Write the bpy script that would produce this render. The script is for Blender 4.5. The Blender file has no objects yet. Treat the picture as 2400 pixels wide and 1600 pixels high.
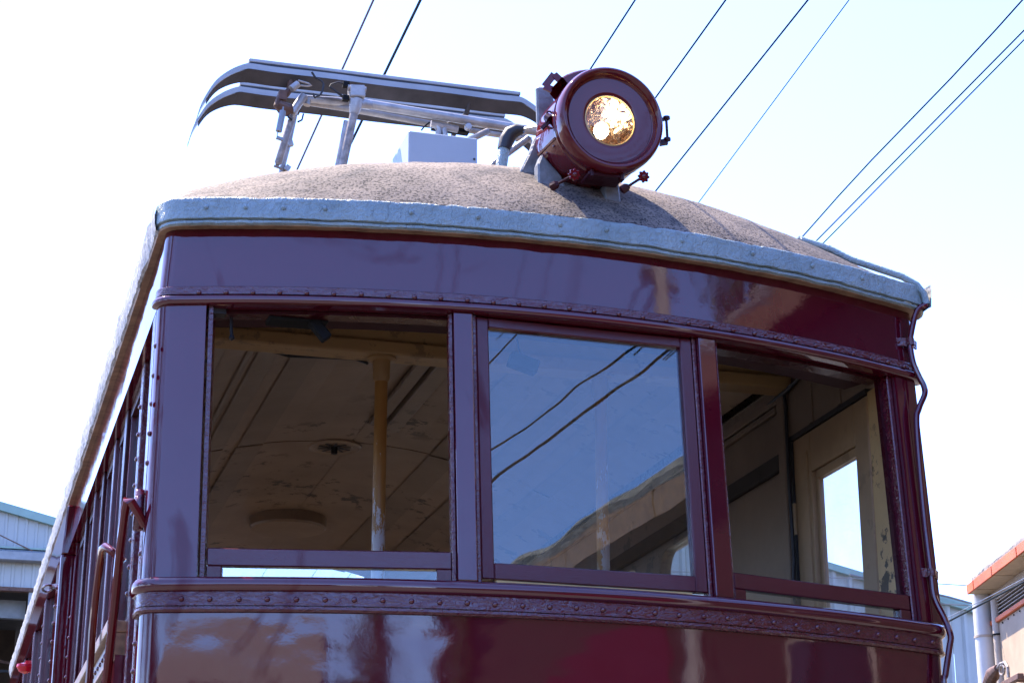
import bpy, bmesh, math, random
from mathutils import Vector, Matrix, noise
random.seed(7)
scene = bpy.context.scene
COL = scene.collection
PI = math.pi
sin, cos, R = math.sin, math.cos, math.radians

# ------------------------------------------------------------------ camera
CAM = Vector((-1.613, -5.112, 1.107))
YAW, PITCH, ROLL = R(16.315), R(18.494), R(-0.19)
fwd = Vector((sin(YAW) * cos(PITCH), cos(YAW) * cos(PITCH), sin(PITCH)))
rgt = Vector((cos(YAW), -sin(YAW), 0.0))
upv = rgt.cross(fwd)
r2 = rgt * cos(ROLL) + upv * sin(ROLL)
u2 = -rgt * sin(ROLL) + upv * cos(ROLL)
cam_d = bpy.data.cameras.new('camera')
cam_o = bpy.data.objects.new('camera', cam_d)
COL.objects.link(cam_o)
mw = Matrix((r2, u2, -fwd)).transposed().to_4x4()
mw.translation = CAM
cam_o.matrix_world = mw
cam_d.sensor_width = 36.0
cam_d.lens = 69.83
cam_d.clip_start = 0.05
cam_d.clip_end = 2000.0
scene.camera = cam_o

# ------------------------------------------------------------------ light
SUN_DIR = Vector((-0.28, 0.42, 0.83)).normalized()        # towards the sun
sun_el = math.asin(SUN_DIR.z)
sun_az = math.atan2(SUN_DIR.x, SUN_DIR.y)                 # from +Y towards +X
world = bpy.data.worlds.new('World')
scene.world = world
world.use_nodes = True
wn, wl = world.node_tree.nodes, world.node_tree.links
wn.clear()
wo = wn.new('ShaderNodeOutputWorld')
bg = wn.new('ShaderNodeBackground')
sky = wn.new('ShaderNodeTexSky')
sky.sky_type = 'NISHITA'
sky.sun_disc = False
sky.sun_elevation = sun_el
sky.sun_rotation = sun_az
sky.air_density = 1.0
sky.dust_density = 0.55
sky.ozone_density = 4.0
bg.inputs['Strength'].default_value = 0.15
tint = wn.new('ShaderNodeMix')
tint.data_type = 'RGBA'
tint.blend_type = 'MULTIPLY'
tint.inputs[0].default_value = 1.0
tint.inputs[7].default_value = (0.93, 0.96, 1.33, 1)     # white balance set for warm sunlight
wl.new(sky.outputs[0], tint.inputs[6])
wl.new(tint.outputs[2], bg.inputs[0])
wl.new(bg.outputs[0], wo.inputs[0])
sun_d = bpy.data.lights.new('sun', 'SUN')
sun_d.energy = 4.2
sun_d.angle = R(0.5)
sun_d.color = (1.0, 0.86, 0.68)
sun_o = bpy.data.objects.new('sun', sun_d)
COL.objects.link(sun_o)
sun_o.rotation_euler = SUN_DIR.to_track_quat('Z', 'Y').to_euler()
sun_o.location = SUN_DIR * 60
vs = scene.view_settings
vs.view_transform = 'Standard'
vs.look = 'None'
vs.gamma = 1.0
vs.use_curve_mapping = False
vs.exposure = 2.0
scene.render.engine = 'CYCLES'
cy = scene.cycles
cy.max_bounces = 10
cy.diffuse_bounces = 5
cy.glossy_bounces = 5
cy.transmission_bounces = 6
cy.transparent_max_bounces = 12
cy.caustics_reflective = False
cy.caustics_refractive = False
cy.sample_clamp_indirect = 6.0
cy.use_denoising = True


# ------------------------------------------------------------------ materials
def new_mat(name):
    m = bpy.data.materials.new(name)
    m.use_nodes = True
    nt = m.node_tree
    nt.nodes.clear()
    out = nt.nodes.new('ShaderNodeOutputMaterial')
    p = nt.nodes.new('ShaderNodeBsdfPrincipled')
    nt.links.new(p.outputs[0], out.inputs[0])
    return m, nt, p, out


def coords(nt, scale=(1, 1, 1), world=True):
    if world:
        g = nt.nodes.new('ShaderNodeNewGeometry')
        src = g.outputs['Position']
    else:
        g = nt.nodes.new('ShaderNodeTexCoord')
        src = g.outputs['Object']
    mp = nt.nodes.new('ShaderNodeMapping')
    mp.inputs['Scale'].default_value = scale
    nt.links.new(src, mp.inputs[0])
    return mp.outputs[0]


def nz(nt, vec, scale, detail=4, rough=0.55, dist=0.0):
    n = nt.nodes.new('ShaderNodeTexNoise')
    n.inputs['Scale'].default_value = scale
    n.inputs['Detail'].default_value = detail
    n.inputs['Roughness'].default_value = rough
    n.inputs['Distortion'].default_value = dist
    nt.links.new(vec, n.inputs['Vector'])
    return n.outputs['Fac']


def ramp(nt, fac, stops):
    r = nt.nodes.new('ShaderNodeValToRGB')
    e = r.color_ramp.elements
    while len(e) < len(stops):
        e.new(0.5)
    for i, (p, c) in enumerate(stops):
        e[i].position = p
        e[i].color = (*c, 1) if len(c) == 3 else c
    nt.links.new(fac, r.inputs[0])
    return r.outputs[0]


def mixc(nt, fac, a, b, mode='MIX'):
    m = nt.nodes.new('ShaderNodeMix')
    m.data_type = 'RGBA'
    m.blend_type = mode
    for sock, v in ((m.inputs[0], fac), (m.inputs[6], a), (m.inputs[7], b)):
        if hasattr(v, 'links'):
            nt.links.new(v, sock)
        elif isinstance(v, (int, float)):
            sock.default_value = v
        else:
            sock.default_value = (*v, 1)
    return m.outputs[2]


def bump(nt, p, chain):
    """chain: list of (height, strength, distance)"""
    prev = None
    for h, s, d in chain:
        b = nt.nodes.new('ShaderNodeBump')
        b.inputs['Strength'].default_value = s
        b.inputs['Distance'].default_value = d
        nt.links.new(h, b.inputs['Height'])
        if prev is not None:
            nt.links.new(prev, b.inputs['Normal'])
        prev = b.outputs[0]
    nt.links.new(prev, p.inputs['Normal'])


def setp(p, **k):
    for n, v in k.items():
        p.inputs[n.replace('_', ' ')].default_value = (*v, 1) if isinstance(v, tuple) else v


def maroon(name, col=(0.076, 0.0030, 0.011), lump=0.0, wave=0.0, rough=0.03, grain=None, ior=1.75):
    m, nt, p, out = new_mat(name)
    v = coords(nt)
    c = mixc(nt, nz(nt, v, 3.0, 5), tuple(x * 0.8 for x in col), tuple(x * 1.15 for x in col))
    nt.links.new(c, p.inputs['Base Color'])
    rg = ramp(nt, nz(nt, v, 9.0, 4), [(0.35, (rough,) * 3), (0.75, (rough * 2.0,) * 3)])
    nt.links.new(rg, p.inputs['Roughness'])
    ir = nt.nodes.new('ShaderNodeMapRange')
    nt.links.new(nz(nt, coords(nt, (1, 1, 0.8)), 2.3, 4, 0.55, 2.2), ir.inputs[0])
    for i_, v_ in ((1, 0.60), (2, 0.70), (3, ior), (4, ior - 0.22)):
        ir.inputs[i_].default_value = v_
    nt.links.new(ir.outputs[0], p.inputs['IOR'])
    ch = [(nz(nt, v, 260.0, 2), 0.06, 0.0004), (nz(nt, v, 28.0, 3), 0.07, 0.002)]
    if wave:
        ch.append((nz(nt, coords(nt, (1, 1, 1.6)), 2.6, 2, 0.4), wave, 0.03))
    if lump:
        ch.append((nz(nt, coords(nt, (0.45, 0.45, 1.0)), 70.0, 3, 0.6, 1.5), lump, 0.004))
    if grain:
        g = nz(nt, coords(nt, grain), 8.0, 4, 0.7)
        ch.append((g, 0.30, 0.003))
    bump(nt, p, ch)
    return m


M = {}
M['maroon'] = maroon('maroon_gloss_paint', wave=0.07)
M['maroon_panel'] = maroon('maroon_dented_panel_paint', wave=0.22, rough=0.035)
M['maroon_lumpy'] = maroon('maroon_thick_brushed_paint', lump=1.0, rough=0.05)
M['maroon_wood'] = maroon('maroon_painted_wood', col=(0.075, 0.006, 0.013), grain=(5, 5, 60), rough=0.13, ior=1.65)
M['maroon_wood_v'] = maroon('maroon_painted_wood_upright', col=(0.075, 0.006, 0.013), grain=(45, 45, 4), rough=0.14, ior=1.55)
M['maroon_lamp'] = maroon('maroon_lamp_enamel', col=(0.10, 0.005, 0.008), rough=0.03, ior=1.52)
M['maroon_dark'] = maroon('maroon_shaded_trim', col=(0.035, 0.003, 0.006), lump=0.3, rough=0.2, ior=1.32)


def simple(name, col, rough=0.6, metal=0.0, var=0.2, scale=6.0, bmp=0.15, bscale=60.0, bdist=0.003, spec=0.5):
    m, nt, p, out = new_mat(name)
    v = coords(nt)
    c = mixc(nt, ramp(nt, nz(nt, v, scale, 5, 0.6), [(0.3, (0, 0, 0)), (0.7, (1, 1, 1))]),
             tuple(x * (1 - var) for x in col), tuple(min(1, x * (1 + var)) for x in col))
    nt.links.new(c, p.inputs['Base Color'])
    setp(p, Roughness=rough, Metallic=metal, Specular_IOR_Level=spec)
    bump(nt, p, [(nz(nt, v, bscale, 4), bmp, bdist)])
    return m


# roof: sanded canvas with dark grit
m, nt, p, out = new_mat('sanded_roof_canvas')
v = coords(nt)
grit = nz(nt, v, 120.0, 2, 0.6)
patch = nz(nt, v, 3.2, 5, 0.6)
base = mixc(nt, ramp(nt, patch, [(0.40, (0, 0, 0)), (0.62, (1, 1, 1))]), (0.165, 0.137, 0.115), (0.25, 0.205, 0.165))
dark = ramp(nt, grit, [(0.43, (1, 1, 1)), (0.47, (0, 0, 0))])
dens = mixc(nt, ramp(nt, patch, [(0.36, (1, 1, 1)), (0.66, (0.55, 0.55, 0.55))]), (0, 0, 0), dark)
soot = ramp(nt, nz(nt, coords(nt, (1, 2.2, 1)), 2.6, 6, 0.7, 0.8), [(0.50, (0, 0, 0)), (0.64, (0.75, 0.75, 0.75))])
base = mixc(nt, soot, base, (0.075, 0.07, 0.07))
nt.links.new(mixc(nt, dens, base, (0.014, 0.0135, 0.016)), p.inputs['Base Color'])
setp(p, Roughness=0.8, Specular_IOR_Level=0.12)
bump(nt, p, [(grit, 0.5, 0.004), (nz(nt, v, 14.0, 4), 0.25, 0.012)])
M['roof'] = m

# roof edge band: thick pale grey paint over canvas, drips and wrinkles
m, nt, p, out = new_mat('thick_grey_roof_paint')
v = coords(nt)
c = mixc(nt, ramp(nt, nz(nt, v, 9.0, 6, 0.65), [(0.3, (0, 0, 0)), (0.7, (1, 1, 1))]), (0.20, 0.27, 0.275), (0.31, 0.395, 0.40))
c = mixc(nt, ramp(nt, nz(nt, v, 26.0, 6, 0.7), [(0.66, (0, 0, 0)), (0.74, (0.8, 0.8, 0.8))]), c, (0.13, 0.13, 0.14))
nt.links.new(c, p.inputs['Base Color'])
setp(p, Roughness=0.42)
bump(nt, p, [(nz(nt, v, 48.0, 4, 0.6, 1.4), 0.95, 0.008), (nz(nt, coords(nt, (1, 1, 0.12)), 80.0, 3), 0.6, 0.005),
             (nz(nt, v, 12.0, 4), 0.4, 0.015)])
M['roof_edge'] = m
M['side_canvas'] = simple('pale_rough_side_canvas', (0.34, 0.34, 0.335), 0.7, var=0.45, scale=45, bmp=0.8, bscale=60, bdist=0.006, spec=0.2)
M['soffit'] = simple('weathered_brown_soffit', (0.30, 0.19, 0.115), 0.65, var=0.45, scale=18, bmp=0.5, bscale=40)
M['lip'] = simple('grey_brown_canvas_lip', (0.24, 0.21, 0.17), 0.6, var=0.35, scale=14, bmp=0.5, bscale=70)
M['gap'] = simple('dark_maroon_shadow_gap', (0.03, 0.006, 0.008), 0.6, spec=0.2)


def interior(name, col, stain=0.5):
    m, nt, p, out = new_mat(name)
    v = coords(nt)
    c = mixc(nt, ramp(nt, nz(nt, v, 2.2, 5, 0.65), [(0.3, (0, 0, 0)), (0.72, (1, 1, 1))]), tuple(x * 0.7 for x in col), tuple(x * 1.1 for x in col))
    st = ramp(nt, nz(nt, v, 9.0, 7, 0.72), [(0.56, (0, 0, 0)), (0.59, (stain,) * 3)])
    st = mixc(nt, ramp(nt, nz(nt, v, 1.1, 2, 0.5), [(0.47, (0, 0, 0)), (0.56, (1, 1, 1))]), (0, 0, 0), st)
    c = mixc(nt, st, c, (0.03, 0.022, 0.016))
    nt.links.new(c, p.inputs['Base Color'])
    setp(p, Roughness=0.45)
    bump(nt, p, [(nz(nt, v, 30.0, 4), 0.12, 0.004)])
    return m


M['cream'] = interior('aged_cream_ceiling_paint', (0.31, 0.22, 0.15), 0.9)
M['cream_wall'] = interior('aged_cream_wall_paint', (0.24, 0.175, 0.12), 0.6)
M['beam'] = interior('ochre_beam_paint', (0.42, 0.26, 0.11), 0.4)
M['door'] = interior('tan_door_paint', (0.40, 0.27, 0.145), 0.5)
M['post_yellow'] = interior('worn_yellow_post_paint', (0.60, 0.40, 0.17), 0.95)
M['black'] = simple('black_rubber', (0.012, 0.012, 0.014), 0.5)
M['black_metal'] = simple('black_painted_metal', (0.008, 0.009, 0.010), 0.7, spec=0.15)

# pole: ochre paint flaking to white, whiter lower down with the sunlight there painted in
m, nt, p, out = new_mat('flaking_and_sunlit_pole_paint')
v = coords(nt)
sx = nt.nodes.new('ShaderNodeSeparateXYZ')
g_ = nt.nodes.new('ShaderNodeNewGeometry')
nt.links.new(g_.outputs['Position'], sx.inputs[0])
mr = nt.nodes.new('ShaderNodeMapRange')
for i_, v_ in ((1, 2.35), (2, 2.95), (3, 0.16), (4, -0.12)):
    mr.inputs[i_].default_value = v_
nt.links.new(sx.outputs[2], mr.inputs[0])
ad = nt.nodes.new('ShaderNodeMath')
ad.operation = 'ADD'
nt.links.new(nz(nt, coords(nt, (1, 1, 0.35)), 24.0, 6, 0.7), ad.inputs[0])
nt.links.new(mr.outputs[0], ad.inputs[1])
nt.links.new(mixc(nt, ramp(nt, ad.outputs[0], [(0.55, (0, 0, 0)), (0.58, (1, 1, 1))]), (0.42, 0.22, 0.06), (0.62, 0.60, 0.58)), p.inputs['Base Color'])
setp(p, Roughness=0.4)
M['pole'] = m

M['alu'] = simple('dull_silver_paint', (0.36, 0.34, 0.325), 0.42, 0.45, var=0.25, scale=20)
M['alu_rust'] = simple('silver_paint_over_rust', (0.26, 0.22, 0.19), 0.5, 0.25, var=0.5, scale=35)
M['strip_grey'] = simple('pale_grey_collector_strip', (0.33, 0.345, 0.36), 0.45, 0.1, var=0.15)
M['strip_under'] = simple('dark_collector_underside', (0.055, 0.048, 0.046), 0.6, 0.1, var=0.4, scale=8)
M['rust'] = simple('rusty_brown_iron', (0.11, 0.055, 0.036), 0.65, 0.1, var=0.5, scale=30, bmp=0.4)
M['box_paint'] = simple('pale_blue_grey_sheet', (0.34, 0.38, 0.41), 0.4, var=0.06)
M['grey_bracket'] = simple('blue_grey_bracket_paint', (0.17, 0.18, 0.19), 0.5, var=0.35, scale=25, bmp=0.6, bscale=50, bdist=0.006)
M['wire'] = simple('dark_green_black_wire', (0.008, 0.012, 0.010), 0.6, spec=0.1)
M['wire_rust'] = simple('rusty_brown_wire', (0.085, 0.03, 0.022), 0.6)
M['steel_grey'] = simple('grey_steel', (0.22, 0.23, 0.24), 0.4, 0.4)
M['brass'] = simple('raw_yellow_wood_strip', (0.62, 0.44, 0.17), 0.4)
M['weathered'] = simple('weathered_varnished_wood', (0.22, 0.12, 0.055), 0.35, var=0.5, scale=30)
M['light_wall'] = simple('pale_blue_wall_sheet', (0.36, 0.39, 0.385), 0.5, var=0.07, scale=1.5, bmp=0.05)
M['teal_trim'] = simple('pale_teal_roof_trim', (0.22, 0.34, 0.30), 0.5, var=0.1)
M['dark_int'] = simple('dark_shed_interior', (0.05, 0.045, 0.04), 0.9)
M['brown_cloth'] = simple('brown_shed_lining', (0.055, 0.038, 0.027), 0.9, var=0.3)
M['beige_wall'] = simple('beige_rendered_wall', (0.36, 0.27, 0.185), 0.8, var=0.2, scale=3)
M['beige_trim'] = simple('beige_painted_trim', (0.40, 0.33, 0.26), 0.7, var=0.12)
M['soffit_pale'] = simple('pale_soffit_board', (0.50, 0.40, 0.26), 0.7, var=0.12)
M['fascia'] = simple('orange_fascia_paint', (0.55, 0.115, 0.025), 0.55, var=0.35, scale=2.5)
M['roof_mat'] = simple('grey_felt_roof', (0.17, 0.155, 0.145), 0.9, var=0.35, scale=9, bmp=0.9, bscale=25, bdist=0.02)
M['white_pipe'] = simple('white_plastic_pipe', (0.50, 0.49, 0.47), 0.4, var=0.06)
M['ground'] = simple('gravel_and_concrete_yard', (0.10, 0.098, 0.095), 0.95, var=0.3, scale=1.2, bmp=0.6, bscale=25, bdist=0.02)
M['bark'] = simple('brown_bark', (0.09, 0.065, 0.045), 0.9, var=0.4, scale=14, bmp=0.8, bscale=30)
M['floor'] = simple('oiled_floor_boards', (0.16, 0.11, 0.07), 0.6, var=0.3)
M['red_paint'] = simple('dull_red_slat_paint', (0.15, 0.006, 0.010), 0.35, var=0.08)
M['dark_glass'] = simple('dark_window_glass', (0.02, 0.025, 0.03), 0.05)
M['concrete'] = simple('grey_concrete', (0.36, 0.34, 0.32), 0.9, var=0.2)


def leaf_mat(name, col):
    m, nt, p, out = new_mat(name)
    g = nt.nodes.new('ShaderNodeNewGeometry')
    c = ramp(nt, g.outputs['Random Per Island'], [(0.0, tuple(x * 0.55 for x in col)), (1.0, tuple(x * 1.4 for x in col))])
    nt.links.new(c, p.inputs['Base Color'])
    setp(p, Roughness=0.55)
    return m


M['leaf'] = leaf_mat('tree_leaf', (0.055, 0.085, 0.025))


def glass(name, ior=1.5, tint=(0.96, 0.98, 0.97), dirt=0.0):
    m = bpy.data.materials.new(name)
    m.use_nodes = True
    nt = m.node_tree
    nt.nodes.clear()
    out = nt.nodes.new('ShaderNodeOutputMaterial')
    tr = nt.nodes.new('ShaderNodeBsdfTransparent')
    tr.inputs[0].default_value = (*tint, 1)
    gl = nt.nodes.new('ShaderNodeBsdfGlossy')
    gl.inputs['Roughness'].default_value = 0.0
    gl.inputs[0].default_value = (0.86, 1.0, 1.0, 1)
    fr = nt.nodes.new('ShaderNodeFresnel')
    ge = nt.nodes.new('ShaderNodeNewGeometry')
    mi = nt.nodes.new('ShaderNodeMix')
    mi.inputs[2].default_value = ior
    mi.inputs[3].default_value = 1.0 / ior
    nt.links.new(ge.outputs['Backfacing'], mi.inputs[0])
    nt.links.new(mi.outputs[0], fr.inputs[0])
    mx = nt.nodes.new('ShaderNodeMixShader')
    nt.links.new(fr.outputs[0], mx.inputs[0])
    nt.links.new(tr.outputs[0], mx.inputs[1])
    nt.links.new(gl.outputs[0], mx.inputs[2])
    last = mx.outputs[0]
    if dirt:
        v = coords(nt)
        df = nt.nodes.new('ShaderNodeBsdfTranslucent')
        df.inputs[0].default_value = (0.8, 0.82, 0.82, 1)
        m2 = nt.nodes.new('ShaderNodeMixShader')
        f = ramp(nt, nz(nt, v, 7.0, 6, 0.7), [(0.35, (0.02,) * 3), (0.75, (dirt,) * 3)])
        nt.links.new(f, m2.inputs[0])
        nt.links.new(last, m2.inputs[1])
        nt.links.new(df.outputs[0], m2.inputs[2])
        last = m2.outputs[0]
    v = coords(nt)
    b = nt.nodes.new('ShaderNodeBump')
    b.inputs['Strength'].default_value = 0.30
    b.inputs['Distance'].default_value = 0.004
    nt.links.new(nz(nt, v, 2.2, 2, 0.4), b.inputs['Height'])
    nt.links.new(b.outputs[0], gl.inputs['Normal'])
    nt.links.new(last, out.inputs[0])
    return m


M['glass'] = glass('old_window_glass', 1.74, dirt=0.012)
M['glass_dirty'] = glass('smeared_door_glass', 1.5, (0.95, 0.97, 0.98), 0.12)
M['lens'] = glass('headlight_lens_glass', 1.5, (0.97, 0.95, 0.92))


def emis(name, col, strength):
    m = bpy.data.materials.new(name)
    m.use_nodes = True
    nt = m.node_tree
    nt.nodes.clear()
    out = nt.nodes.new('ShaderNodeOutputMaterial')
    e = nt.nodes.new('ShaderNodeEmission')
    e.inputs[0].default_value = (*col, 1)
    e.inputs[1].default_value = strength
    nt.links.new(e.outputs[0], out.inputs[0])
    return m


M['bulb'] = emis('glowing_filament_bulb', (1.0, 0.70, 0.42), 20.0)
m, nt, p, out = new_mat('polished_reflector')
v = coords(nt)
setp(p, Base_Color=(0.50, 0.43, 0.37), Metallic=1.0, Roughness=0.13)
bump(nt, p, [(nz(nt, v, 24.0, 2), 0.6, 0.014)])
M['reflector'] = m
m, nt, p, out = new_mat('red_marker_lens')
setp(p, Base_Color=(0.65, 0.01, 0.03), Roughness=0.12, Transmission_Weight=0.2)
M['red_lens'] = m


# ------------------------------------------------------------------ mesh helpers
class MB:
    def __init__(self):
        self.v, self.f, self.sm = [], [], []

    def add(self, vs, fs, smooth=False):
        o = len(self.v)
        self.v += [tuple(a) for a in vs]
        self.f += [tuple(i + o for i in f) for f in fs]
        self.sm += [smooth] * len(fs)
        return self

    def hexa(self, c):            # 8 corners: bottom 0-3, top 4-7
        return self.add(c, [(0, 3, 2, 1), (4, 5, 6, 7), (0, 1, 5, 4), (1, 2, 6, 5), (2, 3, 7, 6), (3, 0, 4, 7)])

    def box(self, x0, x1, y0, y1, z0, z1):
        return self.hexa([(x0, y0, z0), (x1, y0, z0), (x1, y1, z0), (x0, y1, z0), (x0, y0, z1), (x1, y0, z1), (x1, y1, z1), (x0, y1, z1)])

    def obox(self, c, ax, ay, az):   # centre and half axes
        c, ax, ay, az = Vector(c), Vector(ax), Vector(ay), Vector(az)
        return self.hexa([c - ax - ay - az, c + ax - ay - az, c + ax + ay - az, c - ax + ay - az,
                          c - ax - ay + az, c + ax - ay + az, c + ax + ay + az, c - ax + ay + az])

    def bar(self, a, b, w, h, up=(0, 0, 1)):
        a, b = Vector(a), Vector(b)
        d = (b - a).normalized()
        s = d.cross(Vector(up)).normalized()
        t = s.cross(d)
        return self.obox((a + b) / 2, (b - a) / 2, s * w / 2, t * h / 2)

    def tube(self, pts, r, n=10, cap=True, smooth=True):
        pts = [Vector(p) for p in pts]
        rs = r if isinstance(r, (list, tuple)) else [r] * len(pts)
        d0 = (pts[1] - pts[0]).normalized()
        ref = Vector((0, 0, 1)) if abs(d0.z) < 0.9 else Vector((1, 0, 0))
        u = d0.cross(ref).normalized()
        rings = []
        for i, p in enumerate(pts):
            a = pts[max(0, i - 1)]
            b = pts[min(len(pts) - 1, i + 1)]
            d = (b - a).normalized()
            u = (u - d * u.dot(d)).normalized()
            w = d.cross(u)
            rings.append([p + (u * cos(2 * PI * j / n) + w * sin(2 * PI * j / n)) * rs[i] for j in range(n)])
        vs = [q for ring in rings for q in ring]
        fs = []
        for i in range(len(pts) - 1):
            for j in range(n):
                k = (j + 1) % n
                fs.append((i * n + j, i * n + k, (i + 1) * n + k, (i + 1) * n + j))
        self.add(vs, fs, smooth)
        if cap:
            o = len(self.v) - len(vs)
            self.f.append(tuple(o + j for j in reversed(range(n))))
            self.f.append(tuple(o + (len(pts) - 1) * n + j for j in range(n)))
            self.sm += [False, False]
        return self

    def lathe(self, o, axis, prof, n=40, smooth=True, close=False):
        """prof: list of (along, radius)"""
        o, ax = Vector(o), Vector(axis).normalized()
        ref = Vector((0, 0, 1)) if abs(ax.z) < 0.9 else Vector((1, 0, 0))
        u = ax.cross(ref).normalized()
        w = ax.cross(u)
        vs, fs = [], []
        for a, r in prof:
            for j in range(n):
                t = 2 * PI * j / n
                vs.append(o + ax * a + (u * cos(t) + w * sin(t)) * max(r, 1e-5))
        L = len(prof)
        for i in range(L if close else L - 1):
            i2 = (i + 1) % L
            for j in range(n):
                k = (j + 1) % n
                fs.append((i * n + j, i * n + k, i2 * n + k, i2 * n + j))
        return self.add(vs, fs, smooth)

    def grid(self, rows, smooth=True, closed=False):
        n = len(rows[0])
        vs = [q for r in rows for q in r]
        fs = []
        L = len(rows)
        for i in range(L if closed else L - 1):
            i2 = (i + 1) % L
            for j in range(n - 1):
                fs.append((i * n + j, i * n + j + 1, i2 * n + j + 1, i2 * n + j))
        return self.add(vs, fs, smooth)

    def prism(self, poly, d):
        """poly: 3-D outline, d: extrusion vector"""
        d = Vector(d)
        a = [Vector(q) for q in poly]
        n = len(a)
        vs = a + [q + d for q in a]
        fs = [tuple(range(n))[::-1], tuple(range(n, 2 * n))]
        for i in range(n):
            j = (i + 1) % n
            fs.append((i, j, n + j, n + i))
        return self.add(vs, fs)

    def build(self, name, mat, parent=None, bevel=0.0, seg=1):
        me = bpy.data.meshes.new(name)
        me.from_pydata(self.v, [], self.f)
        me.polygons.foreach_set('use_smooth', self.sm)
        bm = bmesh.new()
        bm.from_mesh(me)
        bmesh.ops.recalc_face_normals(bm, faces=bm.faces)
        if bevel:
            ed = [e for e in bm.edges if len(e.link_faces) == 2 and e.calc_face_angle(0) > 0.5]
            bmesh.ops.bevel(bm, geom=ed, offset=bevel, segments=seg, affect='EDGES', profile=0.6, clamp_overlap=True)
        for e in bm.edges:
            if len(e.link_faces) == 2 and e.calc_face_angle(0) > 0.62:
                e.smooth = False
        bm.to_mesh(me)
        bm.free()
        me.materials.append(mat)
        o = bpy.data.objects.new(name, me)
        COL.objects.link(o)
        if parent is not None:
            o.parent = parent
            o.matrix_parent_inverse = root_matrix(parent).inverted()
        return o


def root_matrix(o):
    m = o.matrix_basis.copy()
    if o.parent is not None:
        m = root_matrix(o.parent) @ o.matrix_parent_inverse @ m
    return m


def thing(name, label, cat, loc=(0, 0, 0), group=None):
    o = bpy.data.objects.new(name, None)
    o.empty_display_size = 0.2
    COL.objects.link(o)
    o.location = loc
    tag(o, label, cat, group)
    return o


def tag(o, label, cat, group=None):
    o['label'] = label
    o['category'] = cat
    if group:
        o['group'] = group
    return o


def instance(src, loc, parent, rot=None, name=None):
    o = src.copy()
    if name:
        o.name = name
    COL.objects.link(o)
    o.parent = parent
    o.matrix_parent_inverse = root_matrix(parent).inverted()
    o.location = loc
    if rot is not None:
        o.rotation_euler = rot
    return o


def lerp_tab(t, z):
    if z <= t[0][0]:
        return t[0][1]
    for (a, b), (c, d) in zip(t, t[1:]):
        if z <= c:
            return b + (d - b) * (z - a) / (c - a)
    return t[-1][1]


# ------------------------------------------------------------------ tram body surface
K, SL = 0.300606, 0.087659
XL = [(1.0, -1.10), (2.2, -1.10), (2.97, -1.092), (3.2, -1.078), (3.5, -1.078)]
XR = [(1.0, 1.262), (2.2, 1.264), (2.9, 1.296), (2.97, 1.303), (3.2, 1.300), (3.5, 1.285)]
YB = 8.6


def lean(z):
    return SL * (max(z, 2.10) - 3.0)


def fn(s, z, off=0.0):
    a = K * s
    return Vector((sin(a) / K + off * sin(a), (1 - cos(a)) / K + lean(z) - off * cos(a), z))


def path(z, off=0.0, r=0.05, yb=YB, y_end=None, nf=56, dxl=0.0):
    """outline of the tram at height z, from the left side round the front to the right side"""
    xl, xr = lerp_tab(XL, z) + dxl, lerp_tab(XR, z)
    out = []
    yfun = lambda x: (1 - math.sqrt(1 - (K * x) ** 2)) / K + lean(z)
    xf = xl + r
    for _ in range(6):
        th = math.asin(K * xf)
        xf = xl + r + r * sin(th)
    thl, cl = th, (xl + r, yfun(xf) + r * cos(th))
    xg = xr - r
    for _ in range(6):
        th = math.asin(K * xg)
        xg = xr - r + r * sin(th)
    thr, cr = th, (xr - r, yfun(xg) + r * cos(th))
    for i in range(9):
        y = yb + (cl[1] - yb) * i / 8
        out.append((xl - off, y, z))
    for i in range(1, 7):
        ph = PI + (PI / 2 + thl) * i / 6
        out.append((cl[0] + (r + off) * cos(ph), cl[1] + (r + off) * sin(ph), z))
    sl, sr = math.asin(K * xf) / K, math.asin(K * xg) / K
    for i in range(1, nf):
        p = fn(sl + (sr - sl) * i / nf, z, off)
        out.append(tuple(p))
    for i in range(0, 7):
        ph = 1.5 * PI + thr + (PI / 2 - thr) * i / 6
        out.append((cr[0] + (r + off) * cos(ph), cr[1] + (r + off) * sin(ph), z))
    ye = yb if y_end is None else y_end
    for i in range(1, 9):
        out.append((xr + off, cr[1] + (ye - cr[1]) * i / 8, z))
    return out


def sweep(prof, closed=True, jitter=0.0, yb=YB, nf=56, i0=None, i1=None, dxl=0.0):
    mb = MB()
    rows = []
    for off, z in prof:
        row = path(z, off, yb=yb, nf=nf, dxl=dxl)[i0:i1]
        if jitter:
            row = [Vector(q) + noise.noise_vector(Vector(q) * 14) * jitter + noise.noise_vector(Vector(q) * 55) * jitter * 0.5 for q in row]
        rows.append(row)
    mb.grid(rows, True, closed)
    return mb


def fblock(mb, s0, s1, z0, z1, o0, o1, ns=1):
    """solid block on the bowed front between two heights and two outward offsets"""
    rows = []
    for o, z in ((o0, z0), (o1, z0), (o1, z1), (o0, z1)):
        rows.append([fn(s0 + (s1 - s0) * i / ns, z, o) for i in range(ns + 1)])
    mb.grid(rows, False, True)
    n = ns + 1
    b = len(mb.v) - 4 * n
    mb.f += [(b, b + n, b + 2 * n, b + 3 * n), (b + n - 1, b + 4 * n - 1, b + 3 * n - 1, b + 2 * n - 1)]
    mb.sm += [False, False]
    return mb


# ------------------------------------------------------------------ THE TRAM
tram = thing('tram_car', 'glossy dark maroon tram car with grey roof and a lit round headlight', 'tram', (0.1, 4.3, 0.0))

# roof ---------------------------------------------------------------
H_, L_, P_, G_, M_, XC = 0.357, 0.709, 1.967, 2.657, 0.477, 0.066
RXL, RXR = -1.108, 1.322


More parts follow.
